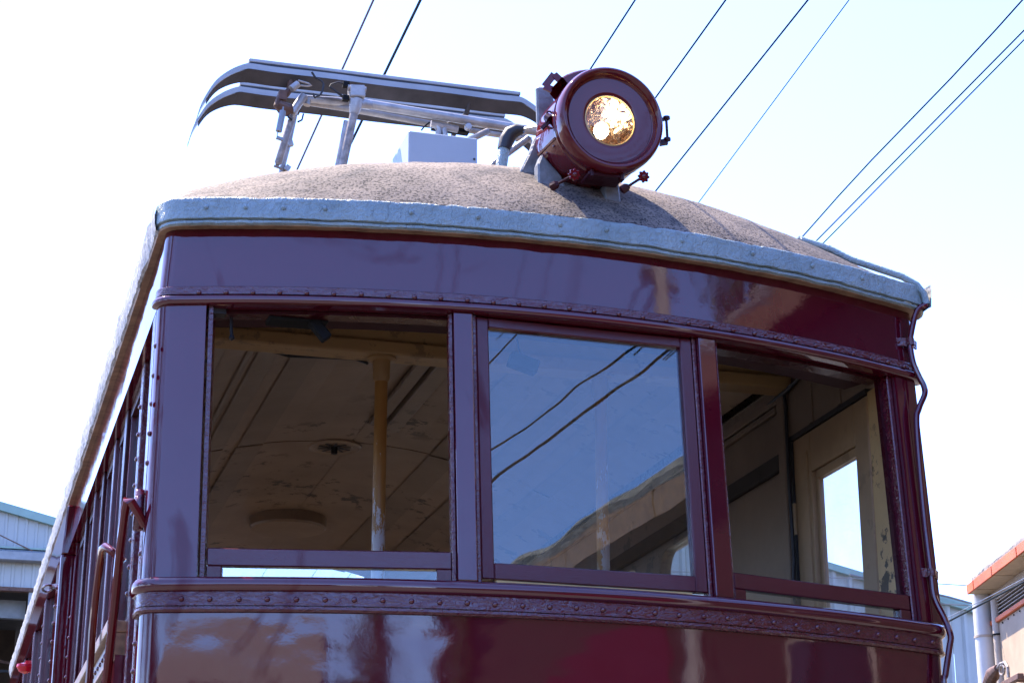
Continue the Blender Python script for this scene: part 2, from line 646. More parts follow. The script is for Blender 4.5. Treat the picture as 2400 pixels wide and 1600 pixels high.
def roof_front(x):
    y = (1 - math.sqrt(1 - (K * x) ** 2)) / K + lean(3.275) - 0.05
    rr = 0.10
    for e, sg in ((RXL, 1), (RXR, -1)):
        d = (x - e) * sg
        if d < rr:
            y += rr - math.sqrt(max(0, rr * rr - (rr - d) ** 2))
    return y


def roof_z(x, t):
    u = min(1, abs((x - XC) / 1.225))
    a = H_ * (1 - u ** P_) ** M_
    for e, sg in ((RXL, 1), (RXR, -1)):
        d = (x - e) * sg
        if d < 0.07:
            a *= math.sqrt(max(0.0, 1 - (1 - d / 0.07) ** 2))
    t = min(1, max(0, t / L_))
    return 3.275 + a * (1 - (1 - t) ** G_)


def roof_pt(x, t):
    q = Vector((x, roof_front(x) + t, roof_z(x, t)))
    n1 = noise.noise(q * 9) * 0.004 + noise.noise(q * 40) * 0.0018
    return (q.x, q.y, q.z + n1)


xs = [RXL + (RXR - RXL) * (0.5 - 0.5 * cos(PI * i / 130)) for i in range(131)]
ts = [0, .006, .014, .025] + [0.04 + 0.022 * i for i in range(34)] + [0.85, 1.0, 1.3, 1.8, 2.6, 4.0, 5.8]
mb = MB()
mb.grid([[roof_pt(x, t) for x in xs] for t in ts])
ts2 = [7.4, 8.0, 8.6]
mb.grid([[roof_pt(x, t) for x in xs] for t in ts2])
roof = mb.build('roof', M['roof'], tram)
# added glazed hatch in the far roof, for the bright sky strip below
mb = MB()
for x0, x1 in ((-1.09, -0.80), (0.98, 1.30)):
    mb.grid([[roof_pt(x0 + (x1 - x0) * i / 8, t) for i in range(9)] for t in (5.8, 6.6, 7.4)])
mb.box(-0.80, 0.98, 5.80, 5.86, 3.50, 3.66).box(-0.80, 0.98, 7.36, 7.42, 3.50, 3.66)
sk = mb.build('added_skylight', M['lip'], tram)
MB().box(-0.80, 0.98, 5.86, 7.36, 3.655, 3.66).build('pane', M['glass'], sk)

prof = [(0.0475, 3.2795), (0.0510, 3.2755), (0.0515, 3.262), (0.0505, 3.245), (0.0515, 3.228), (0.0505, 3.2145), (0.040, 3.2125)]
# split the band and the lips into fine rows for an uneven painted edge
NF = 240
j0, j1 = 7, 9 + 6 + (NF - 1) + 7 + 1
band = sweep(prof, closed=False, jitter=0.0034, nf=NF, i0=j0, i1=j1, yb=0.5, dxl=0.02).build('roof_edge_band', M['roof_edge'], tram)
for sg, sl in ((-1, slice(0, 9)), (1, slice(-9, None))):
    rows = []
    for off, z in ((0.036, 3.279), (0.036, 3.255), (0.034, 3.225), (0.029, 3.203), (0.020, 3.198)):
        base_ = path(z, off, nf=NF)[sl]
        xx = base_[0][0]
        ys_ = [0.21 + (YB - 0.21) * (i / 160) ** 1.5 for i in range(161)]
        row = []
        for y in ys_:
            q = Vector((xx, y, z))
            q += noise.noise_vector(q * 9) * 0.006 + noise.noise_vector(q * 31) * 0.004
            row.append(q)
        rows.append(row)
    mb = MB()
    mb.grid(rows)
    mb.build('roof_side_edge', M['side_canvas'], tram)
prof = [(0.040, 3.2120), (0.0445, 3.2085), (0.0445, 3.201), (0.036, 3.197)]
sweep(prof, closed=False, jitter=0.003, nf=NF, i0=j0, i1=j1, yb=0.36, dxl=0.02).build('roof_edge_lip', M['roof_edge'], tram)
prof = [(0.042, 3.2125), (0.030, 3.2165), (0.0385, 3.2015), (0.034, 3.195), (0.03, 3.2155)]
sweep([(0.0385, 3.212), (0.0375, 3.200), (0.0345, 3.1955), (0.0, 3.199), (0.0, 3.215)], closed=False, jitter=0.0015, nf=160, dxl=0.014).build('roof_edge_soffit', M['soffit'], tram)
# bolts showing through the paint of the roof edge
rv = MB()
rv.lathe((0, 0, 0), (0, -1, 0), [(0.0, 0.0072), (0.003, 0.0070), (0.0055, 0.0045), (0.0065, 0.0)], 10)
bolt0 = None
for i, s in enumerate([-0.98, -0.87, -0.765, -0.65, -0.41, -0.22, 0.02, 0.16, 0.40, 0.64, 0.86, 1.06]):
    q = fn(s, 3.247, 0.0515)
    if bolt0 is None:
        bolt0 = rv.build('roof_bolt', M['roof_edge'], tram)
        bolt0.location = q
        bolt0.rotation_euler = (0, 0, K * s)
    else:
        instance(bolt0, q, tram, (0, 0, K * s))

# letterboard and mouldings -----------------------------------------
i0, i1 = 7, 9 + 6 + 55 + 7 + 2
sweep([(0, 3.206), (0.0, 3.15), (0, 3.08), (0.0, 3.0), (0.0, 2.9665), (-0.035, 2.9665), (-0.035, 3.206)]).build('letterboard', M['maroon'], tram)
sweep([(-0.012, 3.2225), (-0.012, 3.203), (-0.030, 3.203), (-0.030, 3.2225)]).build('letterboard_gap', M['gap'], tram)
sweep([(0.0065, 3.019), (0.0085, 3.017), (0.0085, 2.995), (-0.03, 2.993), (-0.03, 3.019)], i0=i0, i1=i1, yb=0.26).build('upper_rivet_band', M['maroon_lumpy'], tram)
bead = [(0.004, 2.9935)] + [(0.006 + 0.011 * cos(t), 2.979 + 0.0135 * sin(t)) for t in [R(80), R(50), R(20), R(-10), R(-40), R(-75)]] + [(0.0, 2.9645), (-0.045, 2.9645), (-0.045, 2.9935)]
sweep(bead, i0=i0, i1=i1, yb=0.26).build('window_head_moulding', M['maroon'], tram)
# belt below the windows (front face and wrapping round the corners)
I0, I1 = 8, -8
bl = [(-0.04, 2.183), (0.003, 2.181)] + [(0.006 + 0.018 * cos(t), 2.160 + 0.021 * sin(t)) for t in [R(85), R(55), R(25), R(-5), R(-35), R(-65), R(-90)]] + [(0.010, 2.141), (-0.04, 2.141)]
i0, i1 = 7, 9 + 6 + 55 + 7 + 2
sweep(bl, i0=i0, i1=i1, yb=0.62).build('belt_moulding', M['maroon'], tram)
lb = [(0.010, 2.142), (0.010, 2.1035), (0.006, 2.1025), (0.006, 2.1005), (0.013, 2.099), (0.014, 2.0925), (0.010, 2.0865), (0.0, 2.085), (-0.03, 2.085), (-0.03, 2.142)]
sweep(lb, i0=i0, i1=i1, yb=0.62).build('lower_rivet_band', M['maroon_lumpy'], tram)
sweep([(0, 2.0855), (0, 1.9), (0, 1.5), (0, 1.0), (0, 0.55), (-0.03, 0.55), (-0.03, 2.0855)], i0=i0, i1=i1, yb=0.62).build('front_panel', M['maroon_panel'], tram)

# rivets -------------------------------------------------------------
rv = MB()
rv.lathe((0, 0, 0), (0, -1, 0), [(-0.001, 0.0076), (0.0025, 0.0073), (0.0048, 0.0056), (0.0064, 0.003), (0.0068, 0.0)], 12)
rivet0 = rv.build('rivet', M['maroon'], tram)
first = True
S0 = 0.0715 * 1.05
for z, s0, off in ((3.0, 0.128, 0.0085), (2.120, 0.1118, 0.010)):
    for i in range(31):
        s = (i - 15) * S0 + s0
        q = fn(s + random.uniform(-.001, .001), z + random.uniform(-.0012, .0012), off)
        if first:
            rivet0.location = q
            rivet0.rotation_euler = (0, 0, K * s)
            first = False
        else:
            instance(rivet0, q, tram, (0, random.uniform(0, 6), K * s))


def side_rivet(y, z, x, ang=-PI / 2):
    instance(rivet0, (x, y, z), tram, (0, 0, ang))


# window openings: pillars -------------------------------------------
mb = MB()
# left corner post wraps round to the side
rows = []
for off, z in ((0.0, 2.966), (0.0, 2.6), (0.0, 2.182)):
    pr = [q for q in path(z, off, yb=0.31) if q[1] < 0.32 and q[0] < fn(-0.978, z).x]
    pr = [q for q in pr if not (abs(q[0] - lerp_tab(XL, z)) < 1e-6 and q[1] > 0.31)]
    pr = pr[:15] + [tuple(fn(-1.0, z)), tuple(fn(-0.978, z))]
    rows.append(pr[-9:] if len(pr) > 9 else pr)
n = min(len(r) for r in rows)
rows = [r[-n:] for r in rows]
mb.grid(rows, True)
for sgn in (0,):
    mb.grid([[fn(-0.978, z, 0), fn(-0.978, z, -0.05)] for z in (2.966, 2.182)], False)
corner = mb.build('corner_post', M['maroon'], tram)
mb = MB()
fblock(mb, -0.972, -0.960, 2.183, 2.966, -0.055, -0.012)
mb.build('window_stop', M['maroon_lumpy'], tram)
for a, b in ((-0.286, -0.231), (0.461, 0.520)):
    mb = MB()
    fblock(mb, a, b, 2.183, 2.9645, -0.055, 0.0)
    pl_ = mb.build('window_pillar', M['maroon'], tram, bevel=0.004, seg=2)
    for c, d in ((a - 0.013, a), (b, b + 0.013)):
        mb = MB()
        fblock(mb, c, d, 2.183, 2.9645, -0.05, -0.014)
        mb.build('window_stop', M['maroon_lumpy'], pl_, bevel=0.003)
mb = MB()
fblock(mb, 1.215, 1.262, 2.183, 2.9645, -0.055, 0.0, 2)
fblock(mb, 1.262, 1.312, 2.183, 2.9645, -0.055, -0.002, 2)
mb.build('corner_post', M['maroon'], tram, bevel=0.004, seg=2)
mb = MB()
fblock(mb, 1.195, 1.2145, 2.183, 2.9645, -0.05, -0.016)
mb.build('window_stop', M['maroon_lumpy'], tram, bevel=0.003)
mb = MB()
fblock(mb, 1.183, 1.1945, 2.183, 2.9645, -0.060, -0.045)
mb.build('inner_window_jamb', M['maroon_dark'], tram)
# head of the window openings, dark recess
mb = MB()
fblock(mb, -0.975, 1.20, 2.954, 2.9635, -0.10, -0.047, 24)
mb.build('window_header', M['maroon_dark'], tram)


# sashes -------------------------------------------------------------
def frame_pt(s0, s1, w, z, off):
    a, b = fn(s0, z, off), fn(s1, z, off)
    return a + (b - a) * w


def sash_bar(mb, s0, s1, w0, w1, z0, z1, o0, o1):
    c = []
    for z in (z0, z1):
        for w, o in ((w0, o1), (w1, o1), (w1, o0), (w0, o0)):
            c.append(frame_pt(s0, s1, w, z, o))
    mb.hexa(c)


def sash(s0, s1, z0, z1, o0, o1, wst, hb, ht, glass_mat=None, lower=None):
    """frame with two stiles, bottom and top rails; returns the frame object"""
    W = (fn(s1, z0) - fn(s0, z0)).length
    ws = wst / W
    mb = MB()
    sash_bar(mb, s0, s1, ws, 1 - ws, z0, z0 + hb, o0, o1)
    fr = mb.build('window_sash', M['maroon_wood'], tram, bevel=0.003)
    mb = MB()
    sash_bar(mb, s0, s1, ws, 1 - ws, z1 - ht, z1, o0, o1)
    mb.build('sash_rail', M['maroon_wood'], fr, bevel=0.003)
    for a, b in ((0, ws), (1 - ws, 1)):
        mb = MB()
        sash_bar(mb, s0, s1, a, b, z0, z1, o0, o1)
        mb.build('sash_stile', M['maroon_wood_v'], fr, bevel=0.003)
    mb = MB()
    om = (o0 + o1) / 2
    sash_bar(mb, s0, s1, ws, 1 - ws, z0 + hb, z1 - ht, om - 0.002, om + 0.002)
    pane = mb.build('pane', M['glass'], fr)
    pane['label'] = 'flat glass pane reflecting sky and overhead cables'
    return fr


s2 = sash(-0.2175, 0.4475, 2.196, 2.962, -0.050, -0.018, 0.036, 0.046, 0.030)
s2['label'] = 'closed middle window sash'
MB().grid([[fn(-0.178, z, o) for z in (2.1885,)] + [fn(-0.178, 2.194, o)] for o in (-0.05,)], False)
mb = MB()
a, b = fn(-0.178, 2.1835, -0.022), fn(0.395, 2.1835, -0.022)
mb.bar(a + Vector((0, 0, 0.004)), b + Vector((0, 0, 0.004)), 0.016, 0.0075)
mb.build('wooden_wedge', M['brass'], tram, bevel=0.001)
# dropped sashes at both sides: only their upper part shows above the belt
for s0, s1, zt, zg, name in ((-0.956, -0.299, 2.2665, 2.2175, 'a'), (0.536, 1.192, 2.2635, 2.2165, 'b')):
    W = (fn(s1, zt) - fn(s0, zt)).length
    ws = 0.04 / W
    mb = MB()
    sash_bar(mb, s0, s1, 0, 1, zg, zt, -0.052, -0.020)
    fr = mb.build('window_sash', M['maroon_wood'], tram, bevel=0.003)
    fr['label'] = 'lowered side window sash, only its upper part showing'
    for w0, w1 in ((0, ws), (1 - ws, 1)):
        mb = MB()
        sash_bar(mb, s0, s1, w0, w1, 1.70, zg - 0.0005, -0.052, -0.020)
        mb.build('sash_stile', M['maroon_wood_v'], fr, bevel=0.002)
    mb = MB()
    sash_bar(mb, s0, s1, ws, 1 - ws, 1.75, zg - 0.0005, -0.038, -0.034)
    mb.build('pane', M['glass'], fr)

# left side ----------------------------------------------------------
XS = -1.095


def xs_at(z):
    return lerp_tab(XL, z)


def side_bar(mb, y0, y1, z0, z1, o0, o1):
    """upright or plank on the left side; o = outward offset"""
    c = []
    for z in (z0, z1):
        x = xs_at(z)
        c += [(x - o1, y0, z), (x - o0, y0, z), (x - o0, y1, z), (x - o1, y1, z)]
    mb.hexa(c)
    return mb


side_bar(MB(), 0.235, 0.312, 0.6, 2.966, -0.05, -0.0005).build('side_post', M['maroon_lumpy'], tram, bevel=0.004)
for z in [2.84, 2.755, 2.675, 2.592, 2.51, 2.428, 2.344, 2.262, 2.18, 2.10, 2.022, 1.949, 1.87]:
    side_rivet(0.14 + 0.14 * (2.95 - z) * 0.35 + 0.02, z, xs_at(z) - 0.001)
# round door jamb
mb = MB()
mb.tube([(xs_at(z) + 0.056, 0.50, z) for z in (2.964, 2.6, 2.2, 1.4, 0.6)], 0.034, 14)
mb.build('door_jamb', M['maroon'], tram)
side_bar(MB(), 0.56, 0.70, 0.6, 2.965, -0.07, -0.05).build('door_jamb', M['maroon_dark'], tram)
side_bar(MB(), 0.705, 0.775, 0.6, 2.964, -0.06, -0.020).build('side_post', M['maroon_lumpy'], tram, bevel=0.003)
for z in [2.832, 2.745, 2.668, 2.587, 2.50, 2.42, 2.34, 2.26]:
    side_rivet(0.745, z, xs_at(z) + 0.020)
for a, b, o, mt in ((1.23, 1.31, 0.0, 'maroon_dark'), (1.60, 1.66, 0.002, 'maroon_wood_v'), (1.66, 1.72, -0.02, 'maroon_dark'),
                    (2.06, 2.12, 0.0, 'maroon_dark'), (2.36, 2.42, 0.004, 'maroon_wood_v'), (2.80, 2.88, 0.0, 'maroon_dark'),
                    (3.26, 3.32, 0.004, 'maroon')):
    side_bar(MB(), a, b, 2.19, 2.964, -0.06, o - 0.024).build('side_post', M[mt], tram, bevel=0.003)
for z in [2.649, 2.564, 2.483, 2.401, 2.32, 2.24]:
    side_rivet(3.285, z, xs_at(z) + 0.02)
mb = MB()
side_bar(mb, 0.80, 3.40, 2.155, 2.192, -0.05, 0.028)
mb.build('side_belt', M['weathered'], tram, bevel=0.006, seg=2)
side_bar(MB(), 0.80, 3.40, 2.09, 2.154, -0.05, 0.008).build('side_rivet_band', M['weathered'], tram)
for i in range(12):
    side_rivet(0.86 + i * 0.082, 2.12, xs_at(2.12) - 0.009)
side_bar(MB(), 0.80, 3.40, 0.55, 2.089, -0.05, 0.0).build('side_panel', M['maroon_panel'], tram)
side_bar(MB(), 0.315, 0.70, 0.55, 2.10, -0.07, -0.05).build('side_door', M['maroon_wood_v'], tram)
for a, b in ((0.79, 1.22), (1.32, 1.59), (1.73, 2.05), (2.13, 2.35), (2.43, 2.79), (2.89, 3.25)):
    mb = MB()
    side_bar(mb, a, a + 0.03, 2.20, 2.929, -0.06, -0.036)
    side_bar(mb, a + 0.0301, b - 0.0301, 2.193, 2.215, -0.06, -0.036)
    side_bar(mb, b - 0.03, b, 2.20, 2.929, -0.06, -0.036)
    fr = mb.build('side_window', M['maroon_wood_v'], tram)
    MB().box(-1.046, -1.043, a + 0.03, b - 0.03, 2.215, 2.93).build('pane', M['glass'], fr)
# wider main body behind the vestibule
o_ = 0.030
mb = MB()
side_bar(mb, 3.40, YB, 2.94, 3.155, -0.03, o_)
mb.build('body_letterboard', M['maroon'], tram, bevel=0.006)
side_bar(MB(), 3.40, 3.62, 0.55, 2.939, -0.03, o_ + 0.004).build('side_post', M['maroon'], tram, bevel=0.012, seg=2)
for y in (4.42, 5.3, 6.2, 7.1, 8.0):
    side_bar(MB(), y, y + 0.1, 2.19, 2.939, -0.03, o_).build('side_post', M['maroon_wood_v'], tram, bevel=0.004)
for z in [2.816, 2.735, 2.663, 2.585, 2.50, 2.42]:
    side_rivet(4.46, z, xs_at(z) - o_ - 0.001)
    side_rivet(3.52, z, xs_at(z) - o_ - 0.005)
side_bar(MB(), 3.625, YB, 2.155, 2.189, -0.03, o_ + 0.028).build('side_belt', M['weathered'], tram, bevel=0.006)
side_bar(MB(), 3.625, YB, 0.55, 2.154, -0.03, o_).build('side_panel', M['maroon_panel'], tram)
for a, b in ((3.63, 4.41), (4.53, 5.29), (5.41, 6.19), (6.31, 7.09)):
    fr = side_bar(MB(), a, a + 0.04, 2.19, 2.938, -0.02, 0.01).build('side_window', M['maroon_wood_v'], tram)
    side_bar(MB(), b - 0.04, b, 2.19, 2.938, -0.02, 0.01).build('sash_stile', M['maroon_wood_v'], fr)
    MB().box(-1.092, -1.089, a + 0.04, b - 0.04, 2.19, 2.938).build('pane', M['glass'], fr)

side_bar(MB(), 0.325, 3.38, 2.930, 2.9635, -0.06, -0.034).build('side_head_shade', M['maroon_dark'], tram)  # dark strip added for the shade under the window head
# hand rails at the door
mb = MB()
mb.tube([(-1.095, 0.175, 2.335), (-1.118, 0.16, 2.366), (-1.138, 0.15, 2.393), (-1.148, 0.155, 2.396), (-1.15, 0.175, 2.375), (-1.15, 0.215, 2.325), (-1.15, 0.255, 2.28),
         (-1.15, 0.33, 2.129), (-1.15, 0.44, 1.95), (-1.15, 0.62, 1.66)], 0.0125, 10)
hr = mb.build('door_handrail', M['maroon_lamp'], tram)
MB().tube([(-1.112, 0.19, 2.435), (-1.112, 0.19, 2.325)], 0.014, 10).build('rail_socket', M['maroon_lumpy'], hr)
mb = MB()
mb.tube([(-1.09, 0.80, 2.365), (-1.125, 0.80, 2.395), (-1.145, 0.83, 2.416), (-1.15, 0.87, 2.416), (-1.15, 0.92, 2.385), (-1.15, 1.0, 2.31), (-1.15, 1.055, 2.20), (-1.15, 1.05, 2.087), (-1.15, 1.12, 1.70)], 0.012, 10)
mb.build('door_handrail', M['maroon_lamp'], tram)
# ring and red marker lamp on the side
mb = MB()
pts = [(-1.155 + 0.020 * cos(t), 3.72 + 0.075 * sin(t), 2.852) for t in [2 * PI * i / 20 for i in range(21)]]
mb.tube(pts, 0.0055, 8, cap=False)
mb.bar((-1.146, 3.66, 2.850), (-1.115, 3.60, 2.846), 0.012, 0.012)
mb.build('cable_ring', M['maroon_lumpy'], tram)
mb = MB()
mb.lathe((-1.150, 5.46, 2.798), (0, 0, -1), [(0.0, 0.02), (0.006, 0.042), (0.02, 0.044), (0.045, 0.028), (0.055, 0.0)], 16)
mb.bar((-1.15, 5.46, 2.80), (-1.10, 5.46, 2.80), 0.05, 0.02)
ml = mb.build('marker_lamp', M['red_lens'], tram)

# ------------------------------------------------------------------ interior
XI = 1.20
# arched ceiling made of long boards


def ceil_z(x):
    return 3.18 + 0.32 * (1 - ((x - 0.1) / 1.22) ** 2)


def ceil_board(x0, x1, y0, y1, dz=0.0, th=0.012, n=3):
    mb = MB()
    xs_ = [x0 + (x1 - x0) * i / n for i in range(n + 1)]
    rows = [[(x, y0, ceil_z(x) - dz) for x in xs_], [(x, y1, ceil_z(x) - dz) for x in xs_],
            [(x, y1, ceil_z(x) - dz + th) for x in xs_], [(x, y0, ceil_z(x) - dz + th) for x in xs_]]
    mb.grid(rows, False, True)
    return mb


edges = [-1.04, -0.69, -0.352, 0.10, 0.50, 0.875, 1.20]
for y0, y1 in ((1.06, 3.30), (3.304, 5.80), (7.42, YB)):
    for a, b in zip(edges, edges[1:]):
        ceil_board(a + 0.0015, b - 0.0015, y0 + random.uniform(0, 0.004), y1, dz=random.uniform(0, 0.003)).build('ceiling_panel', M['cream'], tram)
for x0, x1 in ((-0.60, -0.575), (-0.555, -0.47), (-0.41, -0.295), (0.46, 0.585), (0.70, 0.78), (-0.86, -0.80), (0.95, 1.03)):
    for y0, y1 in ((1.06, 3.29), (3.31, 5.80)):
        ceil_board(x0, x1, y0, y1, dz=0.009, th=0.006, n=1).build('ceiling_batten', M['cream_wall'], tram, bevel=0.003)
# vent grille with fan blades shape
mb = MB()
mb.lathe((0.04, 3.385, 3.497), (0, 0, -1), [(0.0, 0.125), (0.008, 0.123), (0.012, 0.112), (0.006, 0.10), (0.008, 0.085), (0.004, 0.08), (0.004, 0.0)], 28)
vg = mb.build('ceiling_vent', M['cream'], tram)
for i in range(10):
    t = 2 * PI * i / 10
    mb = MB()
    mb.bar((0.04 + 0.018 * cos(t), 3.385 + 0.018 * sin(t), 3.488), (0.04 + 0.075 * cos(t + .25), 3.385 + 0.075 * sin(t + .25), 3.488), 0.011, 0.002)
    mb.build('vent_slot', M['black'], vg)
MB().lathe((0.04, 3.385, 3.49), (0, 0, -1), [(0, 0.016), (0.03, 0.014), (0.034, 0.0)], 10).build('vent_knob', M['black'], vg)
# ceiling lamp base
mb = MB()
mb.lathe((0.085, 4.80, 3.499), (0, 0, -1), [(0.0, 0.20), (0.055, 0.197), (0.066, 0.188), (0.068, 0.0)], 36)
mb.build('ceiling_lamp_base', M['cream'], tram)
# boxed conduit on the ceiling, right of the pole
mb = MB()
mb.box(0.10, 0.155, 2.0, 2.93, 3.472, 3.495).box(0.165, 0.235, 1.8, 2.95, 3.455, 3.493)
mb.build('ceiling_conduit', M['cream_wall'], tram, bevel=0.004)

# bulkhead beam with its header board between vestibule and saloon
mb = MB()
mb.box(-1.05, 1.198, 1.00, 1.10, 3.155, 3.20)
bm_ = mb.build('bulkhead_beam', M['beam'], tram, bevel=0.006, seg=2)
mb = MB()
mb.box(-1.05, 1.198, 1.03, 1.10, 3.203, 3.276)
mb.build('header_board', M['beam'], bm_, bevel=0.002)
mb = MB()
mb.prism([(x, 1.035, 3.279) for x in (-0.98, 1.16)] + [(x, 1.035, 3.279 + 0.2 * (1 - ((x - 0.09) / 1.07) ** 2)) for x in [1.1 - 2.02 * i / 16 for i in range(17)]], (0, 0.055, 0))
mb.build('header_board', M['beam'], bm_)
# vestibule ceiling boards
for a, b in ((-1.04, -0.42), (-0.417, 0.12), (0.123, 0.66), (0.663, 1.195)):
    mb = MB()
    mb.box(a, b, 0.34, 1.028, 3.283, 3.298)
    mb.build('vestibule_ceiling_panel', M['cream_wall'], tram)
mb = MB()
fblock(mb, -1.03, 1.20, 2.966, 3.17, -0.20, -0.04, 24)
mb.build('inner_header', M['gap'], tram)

# poles
for x, y in ((-0.262, 1.05), (0.505, 1.05)):
    mb = MB()
    mb.tube([(x, y, 3.075), (x, y, 2.8), (x, y, 2.4), (x, y, 0.95)], 0.0215, 14)
    po = mb.build('stanchion_pole', M['pole'], tram)
    mb = MB()
    mb.lathe((x, y, 3.154), (0, 0, -1), [(0.0, 0.05), (0.006, 0.05), (0.010, 0.030), (0.07, 0.028), (0.082, 0.023), (0.082, 0.021)], 16)
    mb.build('pole_socket', M['beam'], po)
# cable across the ceiling to the pole head
mb = MB()
mb.tube([(-0.62, 1.16, 3.185), (-0.55, 1.2, 3.185), (-0.40, 1.2, 3.192), (-0.33, 1.15, 3.178), (-0.30, 1.1, 3.15)], 0.006, 6)
mb.tube([(-1.02, 1.4, 3.27), (-0.96, 1.6, 3.28), (-0.90, 1.62, 3.30)], 0.006, 6)
mb.build('ceiling_cable', M['black'], tram)

# black box and other things fixed to the window header
mb = MB()
mb.box(-0.785, -0.615, 0.150, 0.225, 2.947, 2.990)
bx = mb.build('wiper_motor_box', M['black_metal'], tram, bevel=0.004)
MB().bar((-0.660, 0.165, 2.955), (-0.615, 0.165, 2.903), 0.030, 0.034, up=(0, 1, 0)).build('wiper_arm_lug', M['black_metal'], bx, bevel=0.003)
mb = MB()
mb.tube([(-0.885, 0.20, 2.975), (-0.884, 0.2, 2.93), (-0.881, 0.2, 2.90)], 0.005, 6)
mb.lathe((-0.881, 0.2, 2.905), (0, 0, -1), [(0, 0.005), (0.012, 0.009), (0.02, 0.0)], 8)
mb.box(-0.95, -0.905, 0.16, 0.2, 2.95, 2.985)
mb.build('hanging_cord', M['black'], tram)
mb = MB()
mb.bar((-0.045, 0.2, 2.98), (-0.03, 0.2, 2.90), 0.006, 0.006)
mb.obox((-0.024, 0.2, 2.893), (0.042, 0, -0.012), (0, 0.02, 0), (0.006, 0, 0.020))
mb.build('interior_mirror', M['black_metal'], tram, bevel=0.003)
mb = MB()
mb.box(0.300, 0.328, 0.16, 0.22, 2.945, 2.985).box(-0.19, -0.15, 0.16, 0.22, 2.935, 2.985)
mb.build('header_bracket', M['black_metal'], tram, bevel=0.002)

# right wall with door ------------------------------------------------
DY0, DY1 = 0.455, 1.030
PA, PB = 0.552, 0.872
mb = MB()
mb.box(XI, XI + 0.05, 0.30, 1.05, 2.99, 3.283)
rw = mb.build('door_overpanel', M['cream_wall'], tram)
for y in (0.62, 0.84):
    MB().box(XI - 0.006, XI - 0.0005, y, y + 0.03, 2.992, 3.28).build('cover_strip', M['cream_wall'], rw)
MB().box(XI - 0.004, XI + 0.03, 0.44, 1.045, 2.972, 2.9895).build('door_seal', M['black'], tram)
MB().box(XI - 0.003, XI + 0.03, 1.031, 1.045, 0.95, 2.9715).build('door_seal', M['black'], tram)
mb = MB()
mb.box(XI + 0.005, XI + 0.04, DY0, PA, 0.95, 2.971)
dr = mb.build('side_door', M['door'], tram, bevel=0.003)
dr['label'] = 'tan wooden side door with a bright glass pane'
for y0, y1, z0, z1, x0, nm in ((PB + 0.022, DY1, 0.95, 2.971, 0.005, 'door_stile'), (PA + 0.0005, PB + 0.0215, 2.83, 2.971, 0.005, 'door_rail'),
                               (PA + 0.0005, PB + 0.0215, 0.95, 2.05, 0.005, 'door_rail'), (PB, PB + 0.0215, 2.05, 2.8295, 0.02, 'glazing_bead'),
                               (PA + 0.0005, PB - 0.0005, 2.80, 2.8295, 0.014, 'glazing_bead'), (0.915, 0.942, 1.5, 2.91, -0.001, 'glazing_bead')):
    MB().box(XI + x0, XI + 0.04, y0, y1, z0, z1).build(nm, M['door'], dr, bevel=0.002)
MB().box(XI + 0.026, XI + 0.029, PA + 0.0005, PB - 0.0005, 2.05, 2.80).build('pane', M['glass_dirty'], dr)
for z in (2.64, 2.18):
    mb = MB()
    mb.box(XI - 0.008, XI + 0.004, 1.024, 1.052, z, z + 0.11)
    mb.build('hinge', M['door'], dr, bevel=0.002)
# corner post inside, worn yellow
MB().box(XI - 0.012, XI + 0.045, 0.292, 0.415, 0.95, 2.9715).build('inner_corner_post', M['post_yellow'], tram, bevel=0.005)
MB().box(XI - 0.02, XI + 0.055, 1.0525, 1.105, 0.95, 3.154).build('bulkhead_post', M['cream_wall'], tram, bevel=0.004)
mb = MB()
mb.tube([(1.185, 1.045, 3.19), (1.188, 1.04, 3.10), (1.183, 1.03, 2.8), (1.187, 1.03, 2.55), (1.180, 1.035, 2.45), (1.19, 1.03, 2.36), (1.175, 1.03, 2.2)], 0.006, 6)
mb.tube([(1.186, 0.60, 3.17), (1.188, 0.85, 3.178), (1.18, 1.0, 3.15), (1.19, 1.2, 3.148), (1.192, 1.5, 3.16)], 0.008, 6)
mb.build('wall_cable', M['black'], tram)
# saloon right wall
MB().box(XI, XI + 0.05, 1.106, YB, 2.86, 3.20).build('wall_board', M['cream_wall'], tram)
MB().box(XI, XI + 0.05, 1.106, YB, 0.95, 2.10).build('wall_board', M['cream_wall'], tram)
MB().box(XI - 0.022, XI - 0.0005, 1.106, YB, 2.885, 2.945).build('curtain_rail_box', M['dark_int'], tram, bevel=0.004)
MB().box(XI - 0.018, XI - 0.0005, 1.106, YB, 3.13, 3.165).build('cornice_moulding', M['cream_wall'], tram, bevel=0.004)
mb = MB()
mb.box(XI - 0.02, XI - 0.001, 1.12, 2.0, 3.10, 3.12)
mb.build('cornice_moulding', M['cream_wall'], tram, bevel=0.003)
wy = [(1.66, 2.37), (2.62, 3.34), (3.59, 4.31), (4.56, 5.28), (5.53, 6.25), (6.5, 7.2)]
py = 1.106
for a, b in wy + [(YB, YB)]:
    MB().box(XI, XI + 0.05, py, a, 2.1005, 2.8595).build('window_pier', M['cream_wall'], tram)
    py = b
    if a == b:
        break
    mb = MB()
    rr = 0.09
    for yy, sg in ((a, 1), (b, -1)):
        pts = [(XI + 0.001, yy, 2.859)]
        for i in range(7):
            t = PI / 2 * i / 6
            pts.append((XI + 0.001, yy + sg * (rr - rr * sin(t)), 2.859 - (rr - rr * cos(t))))
        mb.prism(pts, (0.048, 0, 0))
    fr = mb.build('saloon_window', M['cream_wall'], tram)
    MB().box(XI + 0.02, XI + 0.023, a, b, 2.1005, 2.859).build('pane', M['glass'], fr)
    MB().box(XI - 0.012, XI - 0.0005, a, b, 2.10, 2.125).build('sill', M['weathered'], fr)
